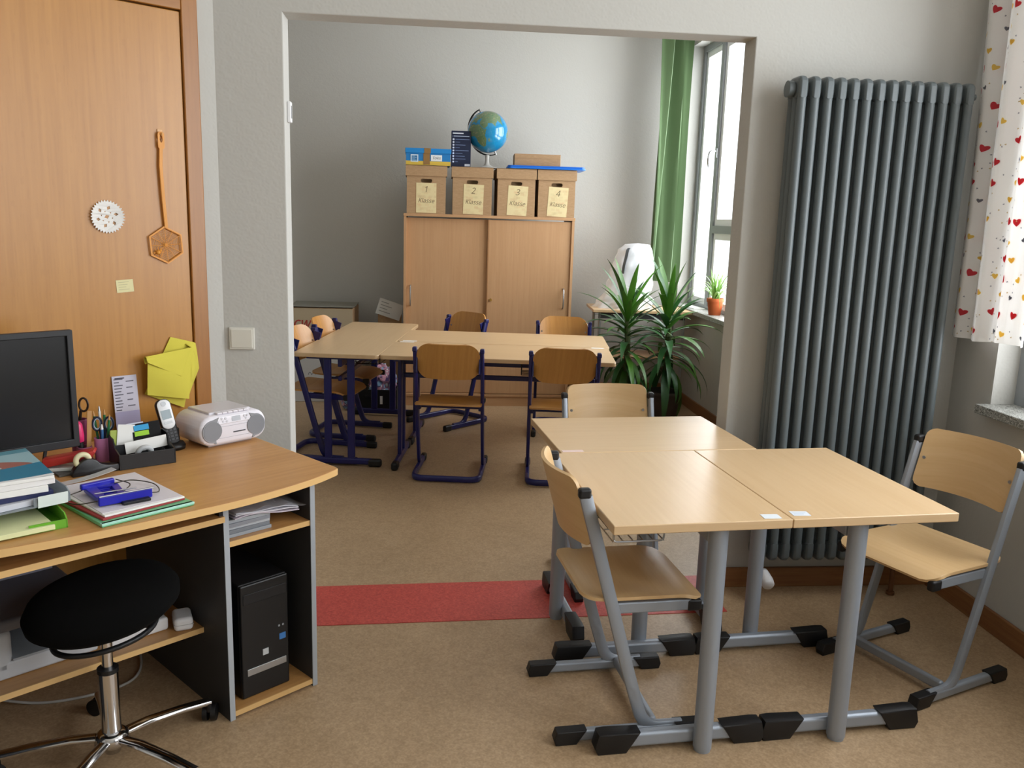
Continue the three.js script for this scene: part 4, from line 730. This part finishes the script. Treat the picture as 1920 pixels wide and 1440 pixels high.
{
  const t = thing('document_bag', 'clear plastic bag of printed papers lying on the disc cases', 'bag', dk(0.15, 0.12, 0.6155), KA);
  const lay = (i) => sheet((u, v) => V((u - 0.5) * (0.215 - 0.004 * i), 0.003 + i * 0.006 - 0.028 * Math.max(0, (u - 0.45)) ** 1.3 * 1.6 + 0.004 * Math.sin(u * 7 + i), (v - 0.5) * 0.2), 14, 6, 0.003);
  for (let i = 0; i < 3; i++) part(t, 'paper_sheet', lay(i), std([0xc9bfc9, 0xd8d5db, 0xc2c3cc][i], 0.7));
  part(t, 'plastic_film', sheet((u, v) => V((u - 0.5) * 0.245 + 0.005, 0.022 - 0.03 * Math.max(0, (u - 0.45)) ** 1.3 * 1.7 + 0.004 * Math.sin(u * 19 + v * 6), (v - 0.5) * 0.215), 20, 8, 0.0008), phy(0xffffff, 0.15, { transmission: 0.85, thickness: 0 }));
}
{ // printer on the lower shelf
  const t = thing('printer', 'light grey inkjet printer with dark lid on the lower desk shelf', 'printer', dk(0.735, 0.38, 0.2505), KA);
  const pm = phy(0xc4c6c9, 0.45);
  part(t, 'body', [B(0.30, 0.05, 0.32, 0, 0.025, 0, 0.008), B(0.085, 0.13, 0.32, -0.1075, 0.075, 0, 0.02), B(0.30, 0.12, 0.16, 0, 0.07, -0.08, 0.01), B(0.05, 0.10, 0.32, 0.125, 0.06, 0, 0.01)], pm);
  part(t, 'scanner_lid', B(0.30, 0.035, 0.33, 0, 0.152, 0, 0.012), std(0x76757b, 0.55));
  part(t, 'paper_rest', T(B(0.26, 0.10, 0.006), 0, 0.20, -0.13, -0.35), phy(0xa6a3b6, 0.5));
  part(t, 'output_slot', [B(0.17, 0.006, 0.004, 0.02, 0.098, 0.002), B(0.19, 0.006, 0.004, 0.02, 0.085, 0.002)], M.black);
  part(t, 'output_tray', T(B(0.18, 0.006, 0.16), 0.02, 0.058, 0.085, 0.06), phy(0xa3a8ad, 0.5));
}
{ const t = thing('power_adapter', 'chunky white power adapter on the end of the lower desk shelf', 'adapter', dk(0.345, 0.20, 0.2505), KA - 20); part(t, 'housing', B(0.055, 0.042, 0.085, 0, 0.021, 0, 0.012), M.white); part(t, 'seam', B(0.0555, 0.002, 0.0855, 0, 0.021, 0), std(0xb9b9b8, 0.6)); }
{ const t = thing('power_strip', 'white multiple socket strip lying on the lower desk shelf behind the stool', 'power strip', dk(0.47, 0.23, 0.2505), KA); part(t, 'housing', B(0.17, 0.04, 0.05, 0, 0.02, 0, 0.008), M.white); for (let k = 0; k < 3; k++) part(t, 'socket', C(0.018, 0.002, -0.05 + k * 0.05, 0.0405, 0, 20), std(0xcfcfcd, 0.6)); }
{ const p = (u, v, y) => { const [X, , D] = dk(u, v); return [X, y, -D]; };
  single('power_cable', 'pale grey power cable drooping from the lower desk shelf to the floor', 'cable', wire([p(0.42, 0.66, 0.24), p(0.40, 0.67, 0.16), p(0.345, 0.645, 0.07), p(0.34, 0.54, 0.012), p(0.42, 0.42, 0.006), p(0.55, 0.42, 0.006), p(0.70, 0.5, 0.008), p(0.80, 0.60, 0.05), p(0.81, 0.66, 0.2)], 0.0045, 8), std(0xb7b3ab, 0.6)); }
// ---------------------------------------------------------------- swivel stool
{
  const t = thing('swivel_stool', 'round black padded swivel stool with chrome five star base', 'stool', [-0.845, 0, 2.185]);
  const seat = part(t, 'seat_cushion', lathe([[0, 0.062], [0.08, 0.060], [0.14, 0.052], [0.178, 0.036], [0.192, 0.014], [0.190, -0.008], [0.17, -0.026], [0.12, -0.038], [0, -0.04]], 48), phy(0x040404, 1, { bumpMap: fabricBump, bumpScale: 0.0005, specularIntensity: 0.3 }));
  seat.position.set(0, 0.475, 0); seat.rotation.set(deg(5), 0, deg(6.5));
  part(t, 'seat_plate', C(0.07, 0.02, 0, 0.425, 0, 24), M.black);
  const ring = []; for (let k = 0; k <= 40; k++) { const a = k / 40 * Math.PI * 2; ring.push(V(Math.cos(a) * 0.125, 0.395 + 0.018 * Math.cos(a), Math.sin(a) * 0.125)); }
  part(t, 'lift_ring', sweep(ring, round(0.0075), V(0, 1, 0)), M.black);
  part(t, 'ring_arm', [bar([-0.12, 0.388, 0], [-0.04, 0.42, 0], 0.006), bar([0.12, 0.408, 0], [0.04, 0.42, 0], 0.006)], M.black);
  part(t, 'piston', C(0.0145, 0.16, 0, 0.36, 0, 20), M.chrome);
  part(t, 'piston_collar', C(0.027, 0.012, 0, 0.287, 0, 24), M.black);
  part(t, 'column', C(0.025, 0.20, 0, 0.185, 0, 28), M.chrome);
  part(t, 'hub', lathe([[0, 0.045], [0.02, 0.045], [0.024, 0.06], [0.045, 0.075], [0.042, 0.098], [0.03, 0.108], [0, 0.108]], 28), M.chrome);
  for (let k = 0; k < 5; k++) {
    const a = deg(44 + 72 * k), c = Math.cos(a), q = Math.sin(a), L = 0.285;
    part(t, 'base_arm', sweep([V(c * 0.03, 0.088, -q * 0.03), V(c * 0.1, 0.09, -q * 0.1), V(c * 0.2, 0.080, -q * 0.2), V(c * L, 0.066, -q * L)], oval(0.009, 0.017, 12, 2.4), V(0, 1, 0)), M.chrome);
    part(t, 'caster', [C(0.025, 0.014, 0, 0, 0, 20).rotateX(Math.PI / 2).translate(0.012, 0, -0.012).rotateY(a + 0.8).translate(c * L, 0.025, -q * L), C(0.025, 0.014, 0, 0, 0, 20).rotateX(Math.PI / 2).translate(0.012, 0, 0.012).rotateY(a + 0.8).translate(c * L, 0.025, -q * L), C(0.009, 0.035, c * L, 0.052, -q * L, 10)], M.black);
  }
}

// ---------------------------------------------------------------- things on the desk
{ // monitor
  const t = thing('monitor', 'black flat computer monitor switched off on the desk', 'monitor', dk(0.712, 0.52), KA);
  const w = 0.42, h = 0.356, y = 0.064 + h / 2, frame = roundRect(w, h, 0.004), hole = new THREE.Path(); hole.moveTo(-w / 2 + 0.017, -h / 2 + 0.024); hole.lineTo(w / 2 - 0.017, -h / 2 + 0.024); hole.lineTo(w / 2 - 0.017, h / 2 - 0.018); hole.lineTo(-w / 2 + 0.017, h / 2 - 0.018); hole.closePath(); frame.holes.push(hole);
  part(t, 'bezel', extr(frame, 0.018, 0.002).translate(0, y, 0.008), phy(0x1b1c1f, 0.45));
  part(t, 'screen', B(w - 0.03, h - 0.036, 0.004, 0, y + 0.003, 0.014), phy(0x0c0d0f, 0.28));
  part(t, 'back_shell', [B(w - 0.01, h - 0.01, 0.012, 0, y, 0.004, 0.003), B(w * 0.6, h * 0.6, 0.03, 0, y, -0.014, 0.01)], M.black);
  part(t, 'stand_neck', [B(0.06, 0.20, 0.02, 0, 0.11, -0.03, 0.006), T(B(0.008, 0.07, 0.008), 0.115, 0.035, 0.0, 0, 0, -0.2)], M.black);
  part(t, 'stand_foot', extr(roundRect(0.24, 0.17, 0.05), 0.012, 0.003, 6).rotateX(-Math.PI / 2).translate(0, 0, -0.02), M.black);
}
{ // radio cassette player
  const t = thing('radio', 'small white portable stereo with grey speaker grilles at the desk corner', 'radio', dk(0.035, 0.51), KA + 3); t.scale.setScalar(0.92);
  const w = 0.272, h = 0.112, R = 0.05, y = 0.008 + h / 2, wm = phy(0xe6e3ea, 0.35), gm = phy(0x8f9196, 0.55);
  part(t, 'body', crease(norm(extr(roundRect(w, h, R), 0.19, 0.014, 10)), 50).translate(0, y, -0.1), wm);
  part(t, 'top_lid', [B(0.17, 0.012, 0.15, 0.0, 0.008 + h + 0.002, -0.012, 0.005)], phy(0xcfccd2, 0.2));
  for (const s of [-1, 1]) { const g = new THREE.Shape(); g.moveTo(s * 0.073, -h / 2 + 0.008); g.lineTo(s * 0.078, -h / 2 + 0.008); g.absarc(s * (w / 2 - R), 0, R - 0.008, s > 0 ? -Math.PI / 2 : -Math.PI / 2, s > 0 ? Math.PI / 2 : Math.PI / 2, s < 0); g.lineTo(s * 0.062, h / 2 - 0.008); g.quadraticCurveTo(s * 0.085, 0, s * 0.073, -h / 2 + 0.008); part(t, 'speaker_grille', extr(g, 0.004, 0.001, 12).translate(0, y, 0.0885), gm); part(t, 'speaker_cone', C(0.036, 0.002, 0, 0, 0, 28).rotateX(Math.PI / 2).translate(s * (w / 2 - R + 0.002), y, 0.0925), phy(0x83858a, 0.6)); }
  part(t, 'control_panel', T(B(0.13, 0.03, 0.006, 0, 0, 0, 0.002), 0, y + 0.036, 0.087, -0.2), phy(0xdad7de, 0.3));
  part(t, 'display', T(B(0.035, 0.018, 0.002), 0.008, y + 0.036, 0.0905, -0.2), phy(0x9a9ca2, 0.15));
  for (const [x, yy] of [[-0.05, 0.042], [-0.035, 0.041], [-0.045, 0.031], [-0.03, 0.03], [0.042, 0.041], [0.054, 0.041], [0.048, 0.031]]) part(t, 'button', T(C(0.0042, 0.004, 0, 0, 0, 12), x, y + yy, 0.0905, Math.PI / 2 - 0.2), phy(0xc2c0c6, 0.35));
  for (let k = 0; k < 6; k++) part(t, 'tape_key', B(0.02, 0.007, 0.016, -0.052 + k * 0.0215, 0.008 + h + 0.004, 0.074, 0.002), wm);
  part(t, 'slot', B(0.05, 0.004, 0.002, 0.02, y - 0.014, 0.0907), std(0x3a3a3e, 0.5));
  part(t, 'tray_line', [B(0.125, 0.0015, 0.001, 0, y + 0.012, 0.0905), B(0.125, 0.0015, 0.001, 0, y - 0.03, 0.0905)], std(0xb5b3b9, 0.6));
  part(t, 'foot', [B(0.18, 0.01, 0.14, 0, 0.005, -0.01, 0.002)], std(0xb9b7bd, 0.6));
}
{ // cordless phone
  const t = thing('cordless_phone', 'white and black cordless telephone standing in its cradle', 'telephone', dk(0.205, 0.515), KA - 10);
  part(t, 'cradle', [lathe([[0, 0], [0.038, 0], [0.04, 0.012], [0.034, 0.022], [0, 0.024]], 28), B(0.05, 0.05, 0.016, 0, 0.04, -0.018, 0.004)], M.black);
  const h = part(t, 'handset', crease(norm(extr(roundRect(0.048, 0.155, 0.02), 0.024, 0.006, 8)), 50).translate(0, 0.0775, -0.012), M.black, { at: [0, 0.014, 0.008], rot: [-0.24, 0, 0.16] });
  part(h, 'front_plate', crease(norm(extr(roundRect(0.042, 0.098, 0.019), 0.004, 0.0015, 8)), 50).translate(0, 0.104, 0.0105), phy(0xe6e8ea, 0.3));
  part(h, 'display', B(0.03, 0.03, 0.001, 0, 0.103, 0.0148), phy(0x6f8288, 0.15));
  part(h, 'round_key', C(0.008, 0.002, 0, 0, 0, 20).rotateX(Math.PI / 2).translate(0, 0.139, 0.0148), phy(0xbfc4c8, 0.3));
  for (let k = 0; k < 12; k++) part(h, 'key', B(0.009, 0.006, 0.002, -0.0125 + (k % 3) * 0.0125, 0.05 - Math.floor(k / 3) * 0.0105, 0.0125, 0.001), phy(0x3a3c40, 0.4));
  part(h, 'menu_key', B(0.026, 0.008, 0.0015, 0, 0.076, 0.0146, 0.0007), phy(0xcdd1d4, 0.3));
}
{ // sheet with phone list leaning on the door
  const tex = canvasTex(128, 200, (g, w, h) => { g.fillStyle = '#c9c6d4'; g.fillRect(0, 0, w, 130); g.fillStyle = '#a9a4c4'; g.fillRect(0, 122, w, 80); g.fillStyle = '#4d4b58'; for (let k = 0; k < 11; k++) { g.fillRect(8, 10 + k * 10.5, 26 + 22 * hash(k, 1, 3), 3); if (k % 2) g.fillRect(70, 8 + k * 10.5, 22 + 20 * hash(k, 2, 3), 3); } g.fillRect(14, 6, 50, 4); });
  const [x, y, d] = onDoor(2.452, 0.7205, 0.04); single('phone_list', 'narrow card with printed list above and lilac below leaning on the door', 'card', T(B(0.083, 0.205, 0.002).translate(0, 0.1025, 0), 0, 0, 0, -0.13), std(0xffffff, 0.7, { map: tex }), [x, y, d], DA);
}
// pencil holders and what stands in them
function cup(label, r, h, color, at) {
  const t = thing('pencil_holder', label, 'pencil holder', at);
  part(t, 'tube', lathe([[0, 0], [r, 0], [r, h], [r - 0.002, h], [r - 0.002, 0.004], [0, 0.004]], 28), phy(color, 0.4));
  part(t, 'rim', T(new THREE.TorusGeometry(r - 0.001, 0.0016, 6, 28), 0, h, 0, Math.PI / 2), phy(color, 0.4));
  return t;
}
const cupA = dk(0.470, 0.585), cupB = dk(0.428, 0.52), cupC = dk(0.478, 0.53);
cup('dark magenta pencil holder tube behind, the tallest of three', 0.024, 0.125, 0x8a3d63, cupA);
cup('light pink pencil holder tube, front one nearest the black tray', 0.0225, 0.072, 0xcf85b4, cupB);
cup('short dusky pink pencil holder tube holding the highlighter', 0.022, 0.05, 0x9a5878, cupC);
function scissors(label, at, turn, lean, hm, inner, hh = 0.075) {
  const t = thing('scissors', label, 'scissors', at, turn);
  const loop = (s) => { const p = []; for (let k = 0; k <= 24; k++) { const a = k / 24 * Math.PI * 2; p.push(V(s * 0.0165 + Math.cos(a) * 0.0125, hh + 0.026 + Math.sin(a) * 0.021, 0)); } return sweep(p, round(0.0034, 8), V(0, 0, 1)); };
  for (const s of [-1, 1]) { part(t, 'handle', [loop(s), bar([s * 0.008, hh + 0.008, 0], [s * 0.002, hh - 0.03, 0], 0.0045)], hm); part(t, 'blade', B(0.006, 0.07, 0.0015, s * 0.002, hh - 0.055, s * 0.001), M.steel); if (inner) part(t, 'handle_lining', T(new THREE.TorusGeometry(0.0105, 0.0018, 6, 20).scale(0.9, 1.6, 1), s * 0.0165, hh + 0.026, 0), inner); }
  t.rotation.z = lean; return t;
}
scissors('brown handled scissors in the tall magenta tube', [cupA[0], cupA[1] + 0.006, cupA[2]], 10, 0.0, phy(0x2f2015, 0.35), null, 0.14);
scissors('navy handled scissors with pale lining in the light pink tube', [cupB[0], cupB[1] + 0.006, cupB[2]], 20, -0.05, phy(0x141b33, 0.35), phy(0xaebccc, 0.4), 0.085);
function pen(name, label, cat, at, len, r, lx, lz, mat, tipMat) {
  const t = thing(name, label, cat, [at[0], at[1] + 0.006, at[2]]);
  part(t, 'barrel', C(r, len, 0, len / 2, 0, 10), mat); part(t, 'tip', C(r, 0.016, 0, len + 0.008, 0, 10, r * 0.4), tipMat || mat); t.rotation.set(lx, 0, lz); return t;
}
const off = (c, x, z) => [c[0] + x, c[1], c[2] + z], green = phy(0x1f6a3a, 0.45), wood2 = std(0xb98a55, 0.6);
pen('pencil', 'green pencil leaning left in the light pink tube', 'pencil', off(cupB, -0.008, 0.008), 0.135, 0.0038, 0.02, 0.10, green, wood2);
pen('pencil', 'green pencil upright at the back of the light pink tube', 'pencil', off(cupB, 0.004, 0.012), 0.14, 0.0038, 0.05, -0.04, green, wood2);
pen('pencil', 'green pencil leaning right in the light pink tube', 'pencil', off(cupB, 0.01, 0.0), 0.125, 0.0038, 0.0, -0.12, green, wood2);
pen('ballpoint_pen', 'white ballpoint pen in the light pink tube', 'pen', off(cupB, -0.002, 0.012), 0.15, 0.004, 0.04, 0.02, phy(0xdfe0dc, 0.35), M.steel);
pen('ballpoint_pen', 'blue and white pen in the light pink tube', 'pen', off(cupB, 0.006, -0.011), 0.095, 0.0045, -0.05, 0.02, phy(0x3c6ea3, 0.4), M.white);
single('wooden_ruler', 'narrow wooden ruler standing in the dusky pink tube', 'ruler', T(B(0.014, 0.155, 0.003, 0, 0.078, 0, 0.001), 0, 0, 0, 0.02, 0, -0.06), wood2, [cupC[0] + 0.008, cupC[1] + 0.006, cupC[2] + 0.008], KA);
{ const t = thing('highlighter', 'fat pink highlighter pen in the short dusky tube', 'pen', [cupC[0] - 0.004, cupC[1] + 0.006, cupC[2] - 0.005]); part(t, 'barrel', C(0.0085, 0.06, 0, 0.03, 0, 16), M.black); part(t, 'cap', lathe([[0, 0.125], [0.007, 0.124], [0.0125, 0.115], [0.0135, 0.08], [0.0115, 0.062], [0, 0.058]], 20), phy(0xe0326e, 0.35)); t.rotation.z = 0.08; }
{ // black desk organiser with its contents
  const t = thing('desk_organiser', 'low black plastic desk organiser tray with slanted sides', 'organiser', dk(0.345, 0.425), KA - 8);
  const w = 0.165, d = 0.125, side = (x) => extr(poly([[-d / 2, 0], [d / 2, 0], [d / 2, 0.046], [0.012, 0.056], [-0.01, 0.082], [-d / 2, 0.084]]), 0.004).rotateY(-Math.PI / 2).translate(x, 0, 0);
  part(t, 'tray_shell', [side(-w / 2 + 0.004), side(w / 2), B(w, 0.046, 0.004, 0, 0.023, d / 2 - 0.002, 0.001), B(w, 0.084, 0.004, 0, 0.042, -d / 2 + 0.002, 0.001), B(w - 0.006, 0.004, d - 0.006, 0, 0.002, 0), B(w - 0.006, 0.06, 0.003, 0, 0.03, -0.012)], phy(0x16171a, 0.4));
  const put = (n, l, c, g, m, x, y, z, rx = 0, rz = 0, ry = 0) => { const q = dk(0.345, 0.425), a = deg(KA - 8); const o = single(n, l, c, g, m, [q[0] + Math.cos(a) * x + Math.sin(a) * z, q[1] + y, q[2] + Math.sin(a) * x - Math.cos(a) * z], KA - 8 + ry); o.rotation.order = 'YXZ'; o.rotation.x = rx; o.rotation.z = rz; return o; };
  put('note_block', 'bright blue and green index tabs on a black card in the organiser', 'notes', B(0.085, 0.07, 0.003, 0, 0.035, 0), M.blackMatt, 0.03, 0.045, -0.036, -0.2, 0.06);
  put('index_tab', 'bright blue index tab strip in the organiser', 'notes', B(0.045, 0.017, 0.002, 0, 0.0, 0), std(0x2b9bd0, 0.6), 0.012, 0.100, -0.0435, -0.2, 0.06);
  put('index_tab', 'lime green index tab strip in the organiser', 'notes', B(0.043, 0.015, 0.002, 0, 0.0, 0), std(0x9ccf2c, 0.6), 0.012, 0.082, -0.0395, -0.2, 0.06);
  put('paper_slip', 'white paper slip standing at the left of the organiser', 'paper', B(0.05, 0.085, 0.0015, 0, 0.0425, 0), M.paper, -0.042, 0.03, -0.038, -0.1, -0.14);
  put('paper_slip', 'pale grey paper slip standing behind the index tabs', 'paper', B(0.05, 0.08, 0.0015, 0, 0.04, 0), std(0xdadcea, 0.8), 0.0, 0.035, -0.050, -0.06, 0.05);
  put('paper_slip', 'yellow green paper slip at the left end of the organiser', 'paper', B(0.03, 0.06, 0.0015, 0, 0.03, 0), std(0xa9b85a, 0.8), -0.066, 0.04, -0.042, -0.1, -0.05);
  put('paper_slip', 'white folded paper slip leaning across the front of the organiser', 'paper', B(0.125, 0.036, 0.0015, 0, 0.018, 0), M.paper, 0.016, 0.036, -0.004, -0.05, 0.09);
  put('tape_roll', 'grey roll of sticky tape lying in the organiser', 'tape', T(new THREE.TorusGeometry(0.02, 0.008, 10, 28), 0, 0.028, 0, 0.4), phy(0xb9bcbd, 0.4), 0.0, 0.008, 0.025);
  put('binder_clip', 'black binder clip lying in the organiser', 'clip', [extr(poly([[-0.012, 0], [0.012, 0], [0, 0.018]]), 0.032).translate(0, 0, -0.016), bar([0, 0.016, 0.012], [0.0, 0.034, 0.002], 0.0012, 6), bar([0, 0.016, -0.012], [0.0, 0.034, -0.002], 0.0012, 6)], M.black, 0.055, 0.01, 0.03, 0, 0, 40);
}
{ // red hole punch
  const t = thing('hole_punch', 'red hole punch with white base lying between monitor and organiser', 'hole punch', dk(0.553, 0.475, 0.7268), KA + 62); t.scale.y = 0.72;
  const rm = phy(0xb5322d, 0.38);
  part(t, 'base', B(0.055, 0.014, 0.125, 0, 0.007, 0, 0.003), phy(0xd9dad6, 0.5));
  part(t, 'lever', crease(norm(extr(poly([[-0.085, 0.072], [-0.075, 0.05], [0.045, 0.018], [0.06, 0.022], [0.058, 0.05], [-0.02, 0.066], [-0.08, 0.08]]), 0.05, 0.004)), 40).rotateY(Math.PI / 2).translate(-0.025, 0, 0), rm);
  for (const z of [-0.045, -0.03]) part(t, 'rivet', [C(0.003, 0.002, 0, 0, 0, 10).rotateZ(Math.PI / 2).translate(0.0265, 0.038, z)], M.steel);
}
{ // black tape dispenser with roll
  const t = thing('tape_dispenser', 'black tape dispenser with a cream tape roll beside the organiser', 'tape dispenser', dk(0.513, 0.40), KA - 5);
  part(t, 'body', crease(norm(extr((() => { const q = new THREE.Shape(); q.moveTo(-0.05, 0); q.lineTo(0.075, 0); q.quadraticCurveTo(0.088, 0.01, 0.078, 0.022); q.quadraticCurveTo(0.03, 0.02, 0.02, 0.04); q.quadraticCurveTo(0, 0.055, -0.02, 0.045); q.quadraticCurveTo(-0.055, 0.02, -0.05, 0); return q; })(), 0.03, 0.003)), 40).translate(0, 0, -0.015), phy(0x1a1b1d, 0.35));
  part(t, 'roll', T(new THREE.TorusGeometry(0.018, 0.008, 10, 28), -0.018, 0.044, 0), phy(0xd9d1a8, 0.4));
}
single('clear_strip', 'bent strip of clear plastic lying before the hole punch', 'strip', sheet((u, v) => V((u - 0.5) * 0.20, 0.004 + 0.03 * Math.max(0, u - 0.35) ** 2 + 0.006 * Math.max(0, 0.15 - u), (v - 0.5) * 0.03), 18, 2, 0.0015), phy(0xf2f4f4, 0.12, { transmission: 0.5, thickness: 0 }), dk(0.56, 0.345), KA + 6);
single('grey_folder', 'dark grey plastic folder lying under the hole punch', 'folder', B(0.088, 0.006, 0.16, 0, 0.003, 0, 0.001), phy(0x55534e, 0.4), dk(0.548, 0.50), KA);
{ // green folder with papers and the blue book rest
  const c = dk(0.548, 0.10);
  const lay = (n, l, cat, w, d, h, y, turn, m, x = 0, z = 0) => { const a = deg(KA); return single(n, l, cat, B(w, h, d, 0, h / 2, 0, Math.min(0.0012, h * 0.3)), m, [c[0] + Math.cos(a) * x + Math.sin(a) * z, y, c[2] + Math.sin(a) * x - Math.cos(a) * z], turn); };
  const f = thing('green_folder', 'mint green plastic folder at the desk edge under papers', 'folder', [c[0], 0.7205, c[2]], KA + 3);
  part(f, 'cover', B(0.245, 0.010, 0.335, 0, 0.005, 0, 0.002), phy(0x6fbf8f, 0.3)); part(f, 'spine_band', B(0.246, 0.006, 0.012, 0, 0.007, 0.163, 0.001), phy(0xa9e0cf, 0.25));
  lay('red_folder', 'red cardboard folder inside the green one', 'folder', 0.225, 0.305, 0.006, 0.7309, KA + 6, std(0x9e3436, 0.6), -0.008, -0.008);
  lay('paper_sheet', 'white paper sheets lying on the red folder', 'paper', 0.215, 0.295, 0.005, 0.7372, KA + 4, M.paper, 0.0, -0.004);
  lay('paper_sheet', 'top printed paper sheet under the blue book rest', 'paper', 0.21, 0.29, 0.0015, 0.7425, KA + 1, std(0xd8d3d8, 0.8), 0.006, -0.012);
  const b = thing('book_rest', 'blue plastic folding book rest with wire props on the papers', 'book rest', [c[0] - 0.005, 0.7442, c[2] - 0.03], KA - 4), bm = phy(0x1f22a8, 0.3);
  const fr = poly([[-0.055, -0.075], [0.075, -0.075], [0.075, -0.045], [0.02, -0.03], [0.03, 0.055], [-0.03, 0.075], [-0.055, 0.06]]), win = new THREE.Path(); win.moveTo(-0.03, -0.03); win.lineTo(0.0, -0.03); win.lineTo(0.008, 0.04); win.lineTo(-0.025, 0.05); win.closePath(); fr.holes.push(win);
  part(b, 'plate', extr(fr, 0.012, 0.002).rotateX(-Math.PI / 2).translate(0, 0.006, 0), bm);
  for (let k = 0; k < 4; k++) part(b, 'rib', B(0.026, 0.006, 0.004, -0.012, 0.012, -0.03 + k * 0.017), bm);
  part(b, 'front_lip', [B(0.135, 0.026, 0.012, 0.008, 0.016, 0.072, 0.004)], bm);
  part(b, 'upper_bar', [T(B(0.09, 0.016, 0.014, 0, 0, 0, 0.004), -0.02, 0.022, -0.062, 0, 0.15)], bm);
  part(b, 'metal_rod', [bar([-0.058, 0.03, 0.08], [0.078, 0.03, 0.08], 0.002), bar([-0.052, 0.022, 0.02], [0.05, 0.022, 0.03], 0.002)], M.steel);
  part(b, 'wire_prop', [wire([[0.02, 0.02, -0.05], [0.075, 0.012, -0.075], [0.115, 0.006, -0.03], [0.1, 0.006, 0.05], [0.07, 0.012, 0.06]], 0.0016), wire([[0.02, 0.02, 0.03], [0.05, 0.02, -0.02], [0.03, 0.024, -0.07]], 0.0016), wire([[-0.05, 0.012, 0.055], [-0.10, 0.006, 0.03], [-0.11, 0.006, -0.04], [-0.06, 0.012, -0.06]], 0.0016)], std(0x4b4640, 0.4, { metalness: 0.7 }));
  part(b, 'rubber_foot', [B(0.07, 0.008, 0.02, 0.03, 0.004, 0.085, 0.002)], M.black);
}
{ // stacked letter trays, papers, magazines at the left
  const c = dk(0.835, 0.165), a = deg(KA);
  const at = (x, y, z) => [c[0] + Math.cos(a) * x + Math.sin(a) * z, y, c[2] + Math.sin(a) * x - Math.cos(a) * z];
  const tray = (label, y, m, turn, x, z) => { const t = thing('letter_tray', label, 'letter tray', at(x, y, z), turn), w = 0.255, d = 0.34, h = 0.045;
    part(t, 'base', B(w, 0.003, d, 0, 0.0015, 0), m); part(t, 'back_wall', B(w, h, 0.003, 0, h / 2, -d / 2 + 0.0015), m);
    for (const s of [-1, 1]) part(t, 'side_wall', extr(poly([[-d / 2, 0], [d / 2, 0], [d / 2, 0.022], [d / 2 - 0.02, 0.034], [-d / 2, h]]), 0.003).rotateY(-Math.PI / 2).translate(s * (w / 2 - 0.0015) + 0.0015, 0, 0), m);
    for (const s of [-1, 1]) part(t, 'front_lip', B(0.085, 0.02, 0.003, s * 0.084, 0.012, d / 2 - 0.0015), m); return t; };
  tray('lime green plastic letter tray at the bottom of the stack', 0.7205, phy(0x6fb52f, 0.35, { transmission: 0.15, thickness: 0 }), KA - 4, 0, 0);
  const sheetY = (n, l, cat, y, x, z, turn, w, d, h, m) => single(n, l, cat, B(w, h, d, 0, h / 2, 0, Math.min(0.001, h * 0.3)), m, at(x, y, z), turn);
  sheetY('paper_sheet', 'pale yellow green paper sticking out of the lime green tray', 'paper', 0.7243, -0.015, 0.03, KA - 2, 0.21, 0.30, 0.012, std(0xdfe3ae, 0.8));
  const up = tray('clear grey plastic letter tray above the green one', 0.768, phy(0xb9c2c8, 0.2, { transmission: 0.6, thickness: 0 }), KA + 2, 0.012, -0.045);
  part(up, 'white_label', T(B(0.07, 0.03, 0.002), 0.085, 0.013, 0.173, 0.15), std(0xdfe9e6, 0.6), { label: 'white paper label on the tray front' });
  sheetY('paper_sheet', 'loose white papers in the clear upper tray', 'paper', 0.7715, 0.0, -0.035, KA + 5, 0.21, 0.30, 0.014, std(0xc9cbd3, 0.8));
  sheetY('notebook', 'dark blue notebook lying in the clear upper tray', 'notebook', 0.7862, 0.004, -0.045, KA + 1, 0.215, 0.29, 0.012, std(0x1c2450, 0.5));
  sheetY('magazine', 'thick white edged magazine low in the pile', 'magazine', 0.7988, 0.008, -0.05, KA - 6, 0.215, 0.295, 0.016, M.paper);
  sheetY('magazine', 'white edged magazine in the middle of the pile', 'magazine', 0.8152, 0.016, -0.05, KA - 2, 0.215, 0.295, 0.014, std(0xe6e4e2, 0.75));
  const mg = thing('picture_magazine', 'magazine with pale blue and teal cover on top of the pile', 'magazine', at(0.022, 0.8297, -0.05), KA - 5);
  part(mg, 'pages', B(0.214, 0.008, 0.296, 0, 0.004, 0, 0.001), M.paper);
  const cov = canvasTex(256, 360, (g, w, h) => { g.fillStyle = '#9fc3cc'; g.fillRect(0, 0, w, h); g.fillStyle = '#5f98a8'; g.fillRect(0, 0, w, 46); g.fillStyle = '#a5685c'; g.beginPath(); g.ellipse(150, 170, 95, 40, 0.5, 0, 7); g.fill(); g.fillStyle = '#c5cdd0'; g.beginPath(); g.ellipse(110, 190, 40, 18, 0.3, 0, 7); g.fill(); g.fillStyle = '#2f7f9f'; g.beginPath(); g.moveTo(0, 235); g.lineTo(w, 195); g.lineTo(w, h - 14); g.lineTo(0, h - 14); g.fill(); g.fillStyle = '#e9eaea'; g.fillRect(0, h - 14, w, 14); });
  part(mg, 'cover', sheet((u, v) => V((u - 0.5) * 0.214, 0.0088 + 0.012 * Math.max(0, u - 0.55) ** 2, (v - 0.5) * 0.296), 14, 4, 0.0008), std(0xffffff, 0.35, { map: cov }));
  const cv = mg.children[1].geometry, p = cv.attributes.position, uv = new Float32Array(p.count * 2); for (let i = 0; i < p.count; i++) { uv[2 * i] = p.getX(i) / 0.214 + 0.5; uv[2 * i + 1] = 0.5 - p.getZ(i) / 0.296; } cv.setAttribute('uv', new THREE.BufferAttribute(uv, 2));
}
renderer.render(scene, camera);
